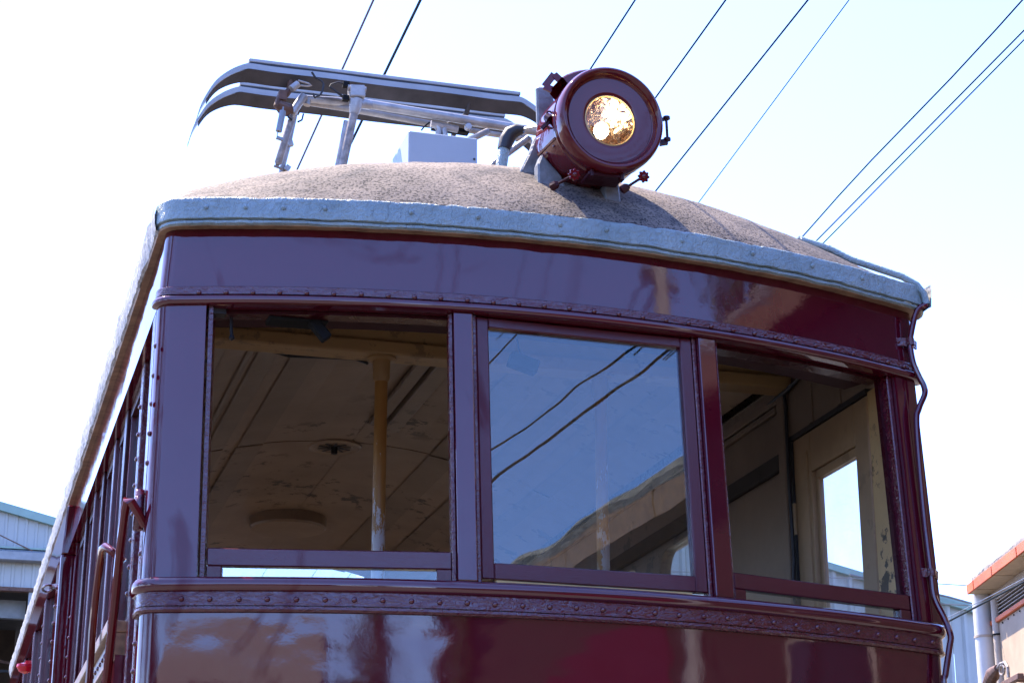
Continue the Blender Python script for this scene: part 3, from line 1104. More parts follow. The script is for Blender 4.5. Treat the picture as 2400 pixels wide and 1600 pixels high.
# left saloon wall inside, floor, far bulkhead
MB().box(-1.052, -1.03, 0.60, YB, 2.94, 3.24).build('wall_board', M['cream_wall'], tram)
MB().box(-1.048, -1.03, 0.80, YB, 0.95, 2.17).build('wall_board', M['cream_wall'], tram)
MB().box(-1.05, 1.25, 0.12, YB, 0.90, 0.95).build('floor', M['floor'], tram)
MB().box(-1.04, 1.25, YB - 0.05, YB, 0.95, 3.25).build('end_bulkhead', M['cream_wall'], tram)
# outside skin of the right side
MB().box(1.2515, 1.28, 0.32, YB, 0.55, 2.12).build('side_panel', M['maroon_panel'], tram)
MB().box(1.2515, 1.275, 1.2, YB, 2.87, 3.20).build('side_panel', M['maroon'], tram)

# ------------------------------------------------------------------ headlight
HC = Vector((0.179, -0.040, 3.594))
AX = Vector((-0.045, 1.0, 0.048)).normalized()
mb = MB()
mb.lathe(HC, AX, [(0.052, 0.150), (0.052, 0.1595), (0.10, 0.161), (0.205, 0.161), (0.222, 0.158), (0.234, 0.145), (0.238, 0.0)], 64)
hl = mb.build('headlight', M['maroon_lamp'], tram)
mb = MB()
ring = [(0.0045, 0.1328), (0.0035, 0.1345), (-0.003, 0.1385), (-0.012, 0.1425), (-0.018, 0.1475), (-0.0195, 0.153), (-0.0175, 0.158), (-0.012, 0.162), (0.0, 0.1655), (0.022, 0.166), (0.036, 0.164),
        (0.042, 0.160), (0.044, 0.158), (0.048, 0.1645), (0.056, 0.164), (0.058, 0.156), (0.03, 0.150), (0.02, 0.1328)]
mb.lathe(HC, AX, ring, 72, close=True)
mb.build('headlight_rim', M['maroon_lamp'], hl)
mb = MB()
mb.lathe(HC, AX, [(0.012, 0.080), (0.0055, 0.0808), (0.0045, 0.083), (0.0042, 0.09), (0.0042, 0.1318), (0.006, 0.1325), (0.02, 0.1325), (0.022, 0.08)], 72, close=True)
mb.build('headlight_faceplate', M['maroon_lamp'], hl)
mb = MB()
mb.lathe(HC, AX, [(0.013, 0.0805), (0.006, 0.0795), (0.005, 0.077), (0.009, 0.0755), (0.014, 0.0765)], 56, close=True)
mb.build('lens_ring', M['brass'], hl)
mb = MB()
mb.lathe(HC, AX, [(0.011 - 0.014 * (1 - (r / 0.0765) ** 2), r) for r in (0.0765, 0.068, 0.055, 0.04, 0.024, 0.01, 0.0)], 48)
mb.build('lens', M['lens'], hl)
mb = MB()
mb.lathe(HC, AX, [(0.020 + 0.115 * (1 - (r / 0.0995) ** 2), r) for r in (0.0995, 0.09, 0.078, 0.065, 0.05, 0.035, 0.02, 0.008)], 48)
mb.build('reflector', M['reflector'], hl)
mb = MB()
mb.lathe(HC + Vector((-0.012, 0.055, -0.012)), (0.2, 0.3, 1), [(-0.028, 0.0), (-0.022, 0.014), (-0.004, 0.023), (0.014, 0.019), (0.026, 0.008), (0.032, 0.0)], 16)
mb.build('bulb', M['bulb'], hl)
# seam with rivets along the drum
mb = MB()
v0 = HC + AX * 0.06
sd = Vector((-0.94, 0, -0.34)).normalized()
mb.bar(v0 + sd * 0.162, v0 + AX * 0.15 + sd * 0.162, 0.006, 0.004, up=sd)
mb.build('drum_seam', M['maroon_lamp'], hl)
for t in (0.03, 0.09, 0.13):
    sd2 = Vector((-0.90, 0, -0.43)).normalized()
    o = instance(rivet0, v0 + AX * t + sd2 * 0.161, hl, (0, 0, -PI / 2))
    o.name = 'drum_rivet'
    o.scale = (0.6, 0.6, 0.6)
# chimney vent on top
mb = MB()
for i in range(1):
    pts = []
    for k in range(13):
        t = R(52) + R(76) * k / 12
        pts.append((k, t))
    rows = []
    for (a, rr_) in ((0.060, 0.155), (0.060, 0.185), (0.066, 0.190), (0.175, 0.190), (0.185, 0.182), (0.185, 0.155)):
        rows.append([HC + AX * a + Vector((cos(t) * rr_ - 0.01, 0, sin(t) * rr_)) for k, t in pts])
    mb.grid(rows, False, True)
mb.build('top_vent', M['maroon_lamp'], hl)
# strap handle upper left
mb = MB()
for a, b in (((0.050, 0.12, 3.748), (0.028, 0.13, 3.762)), ((0.028, 0.13, 3.762), (0.058, 0.13, 3.806)), ((0.058, 0.13, 3.806), (0.088, 0.12, 3.772))):
    mb.bar(a, b, 0.022, 0.006, up=(0, 1, 0))
mb.build('strap_handle', M['maroon_lamp'], hl)
# latch on the left of the rim
mb = MB()
pts = [(0.012 + 0.012 * cos(t), 0.035, 3.606 + 0.028 * sin(t)) for t in [2 * PI * i / 18 for i in range(19)]]
mb.tube(pts, 0.0028, 6, cap=False)
mb.tube([(0.004, 0.04, 3.618), (0.014, 0.03, 3.604)], [0.012, 0.016], 10)
mb.bar((0.010, 0.035, 3.600), (-0.010, 0.045, 3.578), 0.010, 0.010)
mb.bar((0.024, 0.02, 3.63), (0.020, 0.02, 3.585), 0.014, 0.012)
mb.build('latch', M['maroon_dark'], hl)
# hinge on the right
mb = MB()
mb.tube([(0.362, -0.02, 3.632), (0.364, -0.02, 3.560)], 0.0045, 8)
for z in (3.632, 3.562):
    mb.lathe((0.363, -0.02, z - 0.004), (0, 0, 1), [(0, 0.0), (0, 0.011), (0.008, 0.011), (0.009, 0.0)], 10)
    mb.bar((0.340, -0.01, z - 0.006), (0.362, -0.018, z - 0.002), 0.012, 0.008)
mb.bar((0.342, -0.01, 3.548), (0.366, -0.015, 3.553), 0.014, 0.009)
mb.build('hinge', M['maroon_dark'], hl)


# clamp handwheels below
def handwheel(c, stem):
    mb = MB()
    c, stem = Vector(c), Vector(stem)
    d = (c - stem).normalized()
    n = Vector((0.05, -0.92, -0.25)).normalized()
    u = n.cross(Vector((0, 0, 1))).normalized()
    w = n.cross(u)
    pts = []
    for i in range(32):
        t = 2 * PI * i / 32
        rr_ = 0.0165 + 0.003 * cos(8 * t)
        pts.append(c + (u * cos(t) + w * sin(t)) * rr_ - n * 0.004)
    mb.prism(pts, n * 0.008)
    mb.lathe(c, n, [(0.003, 0.008), (0.007, 0.007), (0.008, 0.0)], 10)
    h = mb.build('handwheel', M['maroon_lamp'], hl, bevel=0.0012)
    mb = MB()
    mb.tube([stem, c - n * 0.004], 0.0045, 8)
    mb.lathe(stem, -d, [(-0.012, 0.007), (-0.004, 0.013), (0.012, 0.014), (0.016, 0.008)], 8, smooth=False)
    mb.build('clamp_stem', M['maroon_dark'], hl)


handwheel((0.056, -0.06, 3.395), (0.006, -0.03, 3.368))
handwheel((0.270, -0.06, 3.414), (0.222, -0.035, 3.383))
mb = MB()
mb.box(0.115, 0.225, -0.018, 0.06, 3.421, 3.433).box(0.120, 0.130, -0.022, 0.0, 3.415, 3.437).box(0.212, 0.224, -0.022, 0.0, 3.413, 3.437)
mb.build('drain_plate', M['maroon_dark'], hl, bevel=0.002)
# grey saddle brackets
for poly, d in (([(0.034, 0.22, 3.59), (0.030, 0.22, 3.805), (0.078, 0.22, 3.81), (0.12, 0.22, 3.60)], 0.02),
                ([(-0.040, 0.205, 3.45), (-0.028, 0.20, 3.51), (0.000, 0.20, 3.57), (0.020, 0.20, 3.63), (0.07, 0.20, 3.63), (0.04, 0.20, 3.43)], 0.03),
                ([(0.001, 0.115, 3.40), (0.002, 0.12, 3.50), (0.014, 0.12, 3.535), (0.075, 0.12, 3.47), (0.095, 0.115, 3.42), (0.06, 0.11, 3.39)], 0.045),
                ([(0.196, 0.075, 3.36), (0.198, 0.075, 3.445), (0.240, 0.075, 3.455), (0.250, 0.075, 3.36)], 0.07)):
    mb = MB()
    mb.prism(poly, (0, d, 0))
    mb.build('lamp_bracket', M['grey_bracket'], hl, bevel=0.005)

# cable gland pipe beside the headlight
mb = MB()
mb.tube([(-0.022, 0.45, 3.57), (-0.018, 0.45, 3.629), (-0.008, 0.45, 3.69)], [0.022, 0.019, 0.018], 12)
gp = mb.build('cable_gland', M['roof_edge'], tram)
mb = MB()
mb.tube([(-0.010, 0.45, 3.685), (-0.002, 0.45, 3.715), (0.012, 0.445, 3.742), (0.032, 0.43, 3.750), (0.048, 0.42, 3.748)], [0.021, 0.025, 0.025, 0.020, 0.012], 12)
mb.build('rubber_boot', M['black'], gp)
MB().tube([(0.045, 0.42, 3.749), (0.075, 0.36, 3.735), (0.10, 0.27, 3.70)], 0.006, 6).build('cable', M['alu'], gp)

# roof equipment box
mb = MB()
c = [(-0.227, 0.85, 3.5), (0.012, 0.85, 3.5), (0.012, 1.75, 3.5), (-0.227, 1.75, 3.5), (-0.227, 0.85, 3.900), (0.012, 0.85, 3.900), (0.012, 1.75, 3.900), (-0.227, 1.75, 3.900)]
mb.hexa(c)
eb = mb.build('equipment_box', M['box_paint'], tram, bevel=0.003)
mb = MB()
mb.lathe((0.001, 0.849, 3.822), (0, -1, 0), [(0, 0.004), (0.0015, 0.004), (0.002, 0.0)], 10)
mb.build('box_screw', M['black'], eb)

# ------------------------------------------------------------------ pantograph
mb = MB()
mb.box(-0.62, -0.56, 0.9, 2.3, 3.60, 3.66).box(0.70, 0.76, 0.9, 2.3, 3.60, 3.66).box(-0.62, 0.76, 0.95, 1.01, 3.665, 3.70).box(-0.62, 0.76, 2.2, 2.26, 3.665, 3.70)
pan = mb.build('pantograph', M['alu_rust'], tram, bevel=0.004)


def mirror_x(q, c=-0.1925):
    return (2 * c - q[0], q[1], q[2])


def strip(y, x0, x1, zt, name):
    """collector strip: flat carrying bar with a wear strip on top and a drooping horn at each end"""
    cx = (x0 + x1) / 2
    fw, bw = y - 0.028, y + 0.045
    mb = MB()
    # carrying channel: straight part
    n = 26
    pts = []
    horn = [(-0.010, -0.012), (-0.062, -0.040), (-0.111, -0.085), (-0.143, -0.141), (-0.163, -0.190), (-0.176, -0.245)]
    prof = []
    for dx, dz in reversed(horn):
        prof.append((x0 + dx, zt - 0.020 + dz + 0.012))
    prof.append((x0 + 0.02, zt - 0.017))
    for i in range(1, 12):
        prof.append((x0 + (x1 - x0) * i / 12, zt - 0.018 - 0.001 * sin(i * 1.3)))
    prof.append((x1 - 0.02, zt - 0.017))
    for dx, dz in horn:
        prof.append((x1 - dx, zt - 0.020 + dz + 0.012))
    def dense(pr):
        cv_ = [Vector((a_, 0, b_)) for a_, b_ in pr]
        out_ = []
        for i_ in range(len(cv_) - 1):
            q0, q1, q2, q3 = cv_[max(0, i_ - 1)], cv_[i_], cv_[i_ + 1], cv_[min(len(cv_) - 1, i_ + 2)]
            for j_ in range(4):
                t_ = j_ / 4
                w_ = 0.5 * ((2 * q1) + (q2 - q0) * t_ + (2 * q0 - 5 * q1 + 4 * q2 - q3) * t_ * t_ + (3 * q1 - q0 - 3 * q2 + q3) * t_ ** 3)
                out_.append((w_.x, w_.z))
        return out_ + [(cv_[-1].x, cv_[-1].z)]
    prof = dense(prof)
    # height tapers to nothing at the horn tips
    tot = len(prof)
    rows = [[], [], [], []]
    for i, (x, z) in enumerate(prof):
        e = min(i, tot - 1 - i)
        k_ = min(1.0, (e + 0.5) / 20.0)
        h = 0.011 + 0.014 * k_
        d = 0.35 + 0.65 * k_
        ym = y + 0.008
        # thickness measured across the local direction
        rows[0].append((x, ym - 0.030 * d, z))
        rows[1].append((x, ym - 0.030 * d, z - h))
        rows[2].append((x, ym + 0.037 * d, z - h * 1.25))
        rows[3].append((x, ym + 0.037 * d, z))
    mb.grid(rows, False, True)
    bar = mb.build('contact_strip', M['strip_grey'], pan, bevel=0)
    # dark underside as separate trough
    return bar, prof


for y, x0, x1, zt in ((1.38, -0.703, 0.318, 4.346), (1.60, -0.702, 0.322, 4.356)):
    mb = MB()
    bar, prof = strip(y, x0, x1, zt, '')
    # dark trough below the channel
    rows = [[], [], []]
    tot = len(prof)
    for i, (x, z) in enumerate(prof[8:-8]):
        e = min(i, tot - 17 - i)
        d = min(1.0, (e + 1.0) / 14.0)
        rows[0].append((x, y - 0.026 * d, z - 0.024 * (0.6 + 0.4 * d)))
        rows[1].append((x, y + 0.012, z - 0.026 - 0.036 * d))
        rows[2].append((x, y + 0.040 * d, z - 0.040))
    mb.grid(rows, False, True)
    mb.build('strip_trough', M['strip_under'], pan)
    mb = MB()
    mb.box(x0, x1, y - 0.022, y + 0.03, zt - 0.0095, zt + 0.004)
    mb.build('wear_strip', M['strip_grey'], pan, bevel=0.002)
    mb = MB()
    mb.box(x0 + 0.004, x1 - 0.004, y - 0.0205, y + 0.026, zt - 0.0195, zt - 0.0098)
    mb.build('strip_gasket', M['black'], pan)
# horn hangers and links
mb = MB()
mb.tube([(-0.546, 1.38, 4.29), (-0.548, 1.38, 4.255), (-0.560, 1.38, 4.235), (-0.582, 1.38, 4.215), (-0.590, 1.38, 4.185), (-0.575, 1.38, 4.165), (-0.552, 1.40, 4.168)], [0.012, 0.012, 0.013, 0.015, 0.016, 0.014, 0.012], 10)
mb.tube([(-0.59, 1.36, 4.18), (-0.56, 1.36, 4.165), (-0.54, 1.36, 4.17)], [0.018, 0.024, 0.018], 10)
mb.obox((-0.575, 1.38, 4.222), (0.014, 0, 0), (0, 0.02, 0), (0, 0, 0.018))
mb.build('strip_hanger', M['rust'], pan)
MB().bar((-0.545, 1.52, 4.245), (-0.485, 1.52, 4.240), 0.03, 0.022).build('hanger_plate', M['strip_under'], pan)
mb = MB()
mb.tube([(0.125, 1.38, 4.29), (0.120, 1.40, 4.255), (0.10, 1.5, 4.22), (0.10, 1.55, 4.20)], 0.010, 8)
mb.build('strip_hanger', M['strip_under'], pan)
MB().bar((0.05, 1.4, 4.215), (0.14, 1.4, 4.205), 0.03, 0.02).build('hanger_plate', M['strip_under'], pan)
mb = MB()
mb.tube([(-0.525, 1.34, 4.262), (-0.549, 1.34, 4.238)], 0.0135, 12)
mb.tube([(-0.527, 1.33, 4.27), (-0.49, 1.33, 4.263), (-0.478, 1.33, 4.256), (-0.492, 1.33, 4.252), (-0.515, 1.34, 4.256)], 0.0035, 6)
mb.build('spring_link', M['alu'], pan)
# upper frame tubes
mb = MB()
mb.tube([(-0.345, 1.2, 4.150), (-0.081, 1.2, 4.138), (0.36, 1.2, 4.118)], 0.0165, 12)
mb.build('upper_arm', M['alu'], pan)
mb = MB()
mb.tube([(-0.49, 1.42, 4.245), (-0.36, 1.45, 4.262), (-0.30, 1.48, 4.272)], [0.012, 0.018, 0.017], 12)
mb.tube([(-0.30, 1.48, 4.270), (-0.009, 1.5, 4.268), (0.36, 1.5, 4.262)], 0.013, 12)
mb.lathe((0.36, 1.5, 4.262), (1, 0, -0.02), [(0, 0.013), (0.0, 0.018), (0.02, 0.018), (0.022, 0.0)], 12)
mb.build('upper_arm', M['alu'], pan)
mb = MB()
mb.tube([(-0.47, 1.46, 4.250), (-0.313, 1.46, 4.244), (0.1, 1.5, 4.236), (0.4, 1.5, 4.225)], 0.0115, 12)
mb.build('upper_arm', M['alu'], pan)
mb = MB()
mb.tube([(0.06, 1.24, 4.055), (0.16, 1.24, 4.118)], 0.012, 10)
mb.build('brace', M['alu'], pan)
mb = MB()
mb.tube([(0.06, 0.95, 3.80), (0.098, 0.95, 3.86), (0.225, 0.95, 3.972)], 0.0115, 10)
mb.build('brace', M['alu_rust'], pan)
# centre knuckle and lower arms
mb = MB()
mb.obox((-0.349, 1.15, 4.158), (0.026, 0, 0.002), (0, 0.03, 0), (-0.002, 0, 0.022))
mb.tube([(-0.350, 1.15, 4.135), (-0.352, 1.15, 4.105), (-0.356, 1.15, 4.078)], [0.026, 0.022, 0.016], 12)
mb.tube([(-0.35, 1.16, 4.12), (-0.32, 1.18, 4.138), (-0.29, 1.2, 4.145)], [0.02, 0.02, 0.018], 10)
kn = mb.build('arm_knuckle', M['alu'], pan, bevel=0.004, seg=2)
for x in (-0.376, -0.323):
    MB().lathe((x, 1.14, 4.172), (1, 0, 0), [(-0.006, 0), (-0.006, 0.011), (0.006, 0.011), (0.006, 0)], 12).build('pivot_bolt', M['alu'], kn)
mb = MB()
mb.tube([(-0.355, 1.15, 4.085), (-0.393, 1.16, 3.86), (-0.42, 1.17, 3.69)], 0.0145, 12)
mb.build('lower_arm', M['alu_rust'], pan)
mb = MB()
mb.tube([(-0.334, 1.40, 4.165), (-0.365, 1.40, 3.965), (-0.40, 1.42, 3.69)], 0.0095, 10)
mb.build('lower_arm', M['alu'], pan)
# left elbow, damper and leg
mb = MB()
mb.tube([(-0.491, 1.40, 4.246), (-0.512, 1.40, 4.212), (-0.533, 1.40, 4.172)], [0.016, 0.0155, 0.015], 12)
mb.tube([(-0.49, 1.42, 4.25), (-0.475, 1.42, 4.235), (-0.478, 1.42, 4.22)], 0.014, 10)
mb.build('elbow_arm', M['alu'], pan)
mb = MB()
mb.tube([(-0.536, 1.40, 4.140), (-0.556, 1.40, 4.06), (-0.577, 1.40, 3.972), (-0.580, 1.40, 3.962)], [0.0135, 0.0135, 0.0135, 0.007], 12)
mb.tube([(-0.533, 1.40, 4.172), (-0.536, 1.40, 4.14)], 0.005, 6)
mb.bar((-0.545, 1.4, 4.165), (-0.540, 1.4, 4.15), 0.02, 0.006)
mb.bar((-0.592, 1.4, 3.958), (-0.562, 1.4, 3.950), 0.012, 0.005)
mb.build('damper', M['alu_rust'], pan)
mb = MB()
mb.tube([(-0.513, 1.45, 4.20), (-0.533, 1.45, 4.075), (-0.556, 1.45, 3.961), (-0.60, 1.45, 3.66)], 0.010, 10)
mb.bar((-0.534, 1.44, 4.085), (-0.526, 1.44, 4.06), 0.02, 0.018)
mb.bar((-0.545, 1.44, 3.975), (-0.530, 1.44, 3.965), 0.022, 0.022)
mb.build('lower_arm', M['alu'], pan)
mb = MB()
mb.tube([(-0.583, 1.3, 4.128), (-0.595, 1.3, 4.048)], 0.0115, 12)
mb.tube([(-0.582, 1.3, 4.145), (-0.583, 1.3, 4.128)], 0.003, 6)
mb.tube([(-0.595, 1.3, 4.048), (-0.600, 1.3, 4.04), (-0.600, 1.3, 4.03), (-0.595, 1.3, 4.024)], 0.002, 6)
mb.bar((-0.603, 1.3, 4.024), (-0.578, 1.3, 4.018), 0.012, 0.01)
mb.build('tension_spring', M['steel_grey'], pan)
# flexible shunt cables
mb = MB()
mb.tube([(-0.480, 1.32, 4.305), (-0.466, 1.32, 4.285), (-0.445, 1.32, 4.275), (-0.436, 1.32, 4.262), (-0.438, 1.32, 4.238), (-0.447, 1.32, 4.218), (-0.462, 1.34, 4.215), (-0.47, 1.34, 4.23)], 0.004, 6)
mb.tube([(-0.385, 1.15, 4.190), (-0.415, 1.15, 4.193), (-0.440, 1.15, 4.182), (-0.446, 1.15, 4.172), (-0.42, 1.15, 4.155), (-0.388, 1.15, 4.135)], 0.0042, 6)
mb.tube([(-0.555, 1.38, 4.165), (-0.55, 1.38, 4.145), (-0.535, 1.38, 4.135)], 0.0035, 6)
mb.tube([(-0.495, 1.38, 4.165), (-0.500, 1.38, 4.140), (-0.515, 1.38, 4.130)], 0.0035, 6)
mb.build('shunt_cable', M['black'], pan)
mb = MB()
for z in (4.188, 4.135):
    mb.bar((-0.398, 1.15, z), (-0.376, 1.15, z), 0.02, 0.018)
mb.build('shunt_lug', M['black_metal'], pan)
# fittings near the headlight end
mb = MB()
mb.tube([(-0.045, 1.22, 4.112), (-0.03, 1.22, 4.09), (-0.035, 1.22, 4.06)], 0.012, 8)
mb.tube([(0.0, 1.22, 4.112), (-0.012, 1.22, 4.09), (-0.004, 1.22, 4.05)], 0.012, 8)
mb.tube([(-0.06, 1.22, 4.11), (0.04, 1.22, 4.10)], 0.014, 8)
mb.bar((0.045, 1.22, 4.115), (0.045, 1.22, 4.06), 0.01, 0.01)
mb.lathe((0.07, 1.2, 4.10), (0, -1, 0), [(0, 0.012), (0.02, 0.012), (0.022, 0)], 10)
mb.build('arm_fitting', M['alu'], pan)
mb = MB()
mb.bar((0.0, 1.45, 4.205), (0.14, 1.45, 4.200), 0.03, 0.016)
mb.tube([(-0.07, 1.2, 4.105), (-0.09, 1.2, 4.085), (-0.10, 1.2, 4.07)], 0.003, 6)
mb.build('arm_fitting', M['black_metal'], pan)

# ------------------------------------------------------------------ conduit at the right corner
mb = MB()
mb.tube([(0.98, 0.42, 3.475), (1.057, 0.36, 3.428), (1.118, 0.33, 3.385), (1.20, 0.29, 3.345), (1.262, 0.26, 3.315), (1.300, 0.24, 3.283), (1.318, 0.23, 3.25), (1.322, 0.225, 3.215)], 0.0115, 10)
cd = mb.build('roof_conduit', M['roof_edge'], tram)
mb = MB()
cpts = [(1.322, 0.225, 3.215), (1.288, 0.232, 3.190), (1.259, 0.230, 3.101), (1.256, 0.230, 3.073), (1.260, 0.225, 3.015), (1.274, 0.220, 2.970), (1.286, 0.215, 2.937),
        (1.283, 0.210, 2.908), (1.257, 0.205, 2.858), (1.243, 0.200, 2.798), (1.236, 0.180, 2.523), (1.238, 0.165, 2.336), (1.241, 0.160, 2.258), (1.262, 0.145, 2.190),
        (1.268, 0.130, 2.140), (1.262, 0.130, 2.108), (1.242, 0.130, 2.025), (1.234, 0.130, 1.98), (1.232, 0.13, 1.6)]
# smooth the polyline
sp = []
cv = [Vector(q) for q in cpts]
for i in range(len(cv) - 1):
    p0, p1, p2, p3 = cv[max(0, i - 1)], cv[i], cv[i + 1], cv[min(len(cv) - 1, i + 2)]
    for j in range(5):
        t = j / 5
        sp.append(0.5 * ((2 * p1) + (p2 - p0) * t + (2 * p0 - 5 * p1 + 4 * p2 - p3) * t * t + (3 * p1 - p0 - 3 * p2 + p3) * t ** 3))
sp.append(cv[-1])
mb.tube(sp, 0.0095, 10)
cn = mb.build('corner_conduit', M['maroon'], tram)
for z, x, y in ((3.085, 1.257, 0.230), (2.335, 1.239, 0.165)):
    mb = MB()
    mb.lathe((x, y, z - 0.011), (0, 0, 1), [(0, 0.0135), (0.022, 0.0135)], 10)
    mb.bar((x - 0.055, y + 0.012, z), (x - 0.01, y + 0.004, z), 0.006, 0.026)
    mb.bar((x + 0.01, y + 0.004, z), (x + 0.03, y + 0.02, z - 0.004), 0.006, 0.026)
    mb.lathe((x - 0.038, y + 0.010, z), (0, -1, 0), [(0, 0.006), (0.006, 0.005), (0.008, 0)], 8)
    mb.build('conduit_clip', M['maroon_lumpy'], cn)

# ------------------------------------------------------------------ setting
g = MB()
g.grid([[(x, y, 0.0) for x in (-600, -60, 0, 60, 600)] for y in (-600, -60, 0, 60, 600)], False)
gr = g.build('ground', M['ground'])
gr['kind'] = 'structure'


# overhead wires -----------------------------------------------------
def wire(ax, bx, y0, y1, z, r, mat, label, sag=0.0, twist=0.0, group='overhead wires above the tram'):
    mb = MB()
    pts = []
    n = 90 if twist else 40
    for i in range(n + 1):
        t = i / n
        y = y0 + (y1 - y0) * t
        x = ax + bx * y + twist * sin(t * (y1 - y0) * 2.4)
        pts.append((x, y, z - sag * (t * (1 - t)) * 4 + twist * cos(t * (y1 - y0) * 2.4)))
    mb.tube(pts, r, 6)
    o = mb.build('overhead_wire', mat)
    tag(o, label, 'wire', group)
    return o


WZ = 5.2
wire(-0.039 - 0.008 * 2.362, 0.008, -18, 40, 5.2, 0.0052, M['wire_rust'], 'rust-brown wire, leftmost of all, crossing behind the pantograph')
wire(0.155 - 0.013 * 2.307, 0.013, -18, 40, 5.2, 0.0068, M['wire'], 'grey-green wire just right of the rust-brown one, behind the pantograph')
wire(1.041 - 0.036 * 2.054, 0.036, -18, 40, 5.2, 0.0046, M['wire'], 'wire meeting the top of the headlight from the upper edge')
wire(1.415 - 0.045 * 1.947, 0.045, -18, 40, 5.2, 0.0046, M['wire'], 'wire ending behind the upper right rim of the headlight')
wire(1.755 - 0.046 * 1.850, 0.046, -18, 40, 5.2, 0.0046, M['wire'], 'wire dropping to the roof just right of the headlight')
wire(1.925 - 0.09 * 1.802, 0.09, -4, 40, 5.2, 0.0028, M['wire'], 'thinnest wire, between the headlight and the three right-hand cables')
wire(2.642 - 0.082 * 1.598, 0.082, -4, 40, 5.2, 0.0042, M['wire'], 'wavy wire, left one of the three towards the right corner', twist=0.006)
wire(2.794 - 0.071 * 1.847, 0.071, -4, 40, 5.2, 0.0040, M['wire'], 'middle wire of the three towards the right corner')
wire(2.841 - 0.075 * 1.929, 0.075, -4, 40, 5.2, 0.0036, M['wire'], 'right-hand wire of the three towards the right corner')

# left shed ----------------------------------------------------------
LY = 18.0
ls = thing('corrugated_shed', 'pale blue corrugated shed with dark open doorway, left of the tram', 'shed', (-4.0, LY, 0))
SLOPE = -0.236


def rake(x, x_ref, z_ref, sl):
    return z_ref + sl * (x - x_ref)


def rib_sheet(x0, x1, y, z0, ztop, pitch, name, parent, mat, depth=0.02):
    mb = MB()
    n = max(1, round((x1 - x0) / pitch))
    w = (x1 - x0) / n
    xs_, ds = [], []
    for i in range(n):
        a = x0 + i * w
        for f, d in ((0.0, 0), (0.60, 0), (0.70, depth), (0.88, depth), (0.97, 0)):
            xs_.append(a + f * w)
            ds.append(d)
    xs_.append(x1)
    ds.append(0)
    mb.grid([[(x, y - d, z0) for x, d in zip(xs_, ds)], [(x, y - d, ztop(x)) for x, d in zip(xs_, ds)]], False)
    return mb.build(name, mat, parent)


topl = lambda x: rake(x, -1.018, 6.54, -0.236)
for i in range(8):
    x1 = -0.10 - i * 0.345
    rib_sheet(x1 - 0.344, x1, LY, 5.66, topl, 0.115, 'wall_sheet', ls, M['light_wall'], 0.012)
mb = MB()
mb.hexa([(-6, LY - 0.08, topl(-6)), (-0.05, LY - 0.08, topl(-0.05)), (-0.05, LY + 9, topl(-0.05)), (-6, LY + 9, topl(-6)),
         (-6, LY - 0.08, topl(-6) + 0.10), (-0.05, LY - 0.08, topl(-0.05) + 0.10), (-0.05, LY + 9, topl(-0.05) + 0.10), (-6, LY + 9, topl(-6) + 0.10)])
mb.build('roof_trim', M['teal_trim'], ls)
MB().box(-6, -0.36, LY - 0.16, LY - 0.02, 5.945, 6.055).build('door_track', M['steel_grey'], ls, bevel=0.01)
MB().box(-6, -0.38, LY - 0.14, LY - 0.06, 6.085, 6.105).build('door_rail_pipe', M['teal_trim'], ls)
MB().box(-0.47, -0.37, LY - 0.15, LY - 0.05, 6.07, 6.135).build('rail_end_bracket', M['teal_trim'], ls)
MB().bar((-1.30, LY - 0.15, 6.36), (-0.62, LY - 0.15, 6.065), 0.012, 0.012).build('tie_rod', M['rust'], ls)
MB().box(-6, -0.10, LY - 0.05, LY + 0.05, 5.615, 5.659).build('door_lintel', M['rust'], ls)
# doorway edge, inside
MB().box(-0.62, -0.10, LY - 0.02, LY + 0.06, 0, 5.614).build('door_jamb', M['steel_grey'], ls)
MB().box(-6, -0.62, LY + 3.0, LY + 3.1, 4.6, 5.75).build('inner_lining', M['brown_cloth'], ls)
MB().box(-6, -0.1, LY + 3.2, LY + 3.3, 0, 4.8).build('back_wall', M['dark_int'], ls)
MB().box(-6, -0.62, LY + 0.5, LY + 0.6, 5.40, 5.61).build('inner_beam', M['steel_grey'], ls)
MB().bar((-2.5, LY + 1.5, 5.35), (-0.5, LY + 1.5, 5.0), 0.03, 0.03).build('tie_rod', M['rust'], ls)
MB().bar((-2.5, LY + 1.5, 4.88), (-0.5, LY + 1.5, 4.95), 0.03, 0.03).build('tie_rod', M['black'], ls)
mb = MB()
mb.lathe((-0.80, LY + 0.35, 4.45), (0.1, -1, -0.1), [(0.06, 0.0), (0.05, 0.035), (0.0, 0.12), (0.0, 0.115), (0.04, 0.03)], 20)
mb.build('shed_lamp', M['white_pipe'], ls)
MB().box(-2.4, -0.85, LY + 0.3, LY + 0.5, 3.90, 4.06).build('cable_tray', M['brass'], ls)
MB().box(-6, -0.03, LY + 0.2, LY + 9.0, 5.7, 5.75).build('ceiling_deck', M['dark_int'], ls)
# pale block further back
pb = MB()
pb.hexa([(-0.46, LY + 0.4, 0), (-0.06, LY + 0.4, 0), (0.3, LY + 6, 0), (-0.1, LY + 6, 0),
         (-0.42, LY + 0.4, 6.30), (-0.22, LY + 0.4, 6.90), (0.3, LY + 6, 6.90), (-0.1, LY + 6, 6.4)])
pbo = pb.build('pale_gable_sheet', M['light_wall'])
tag(pbo, 'pale pointed wall sheet between the left shed and the tram roof', 'wall')

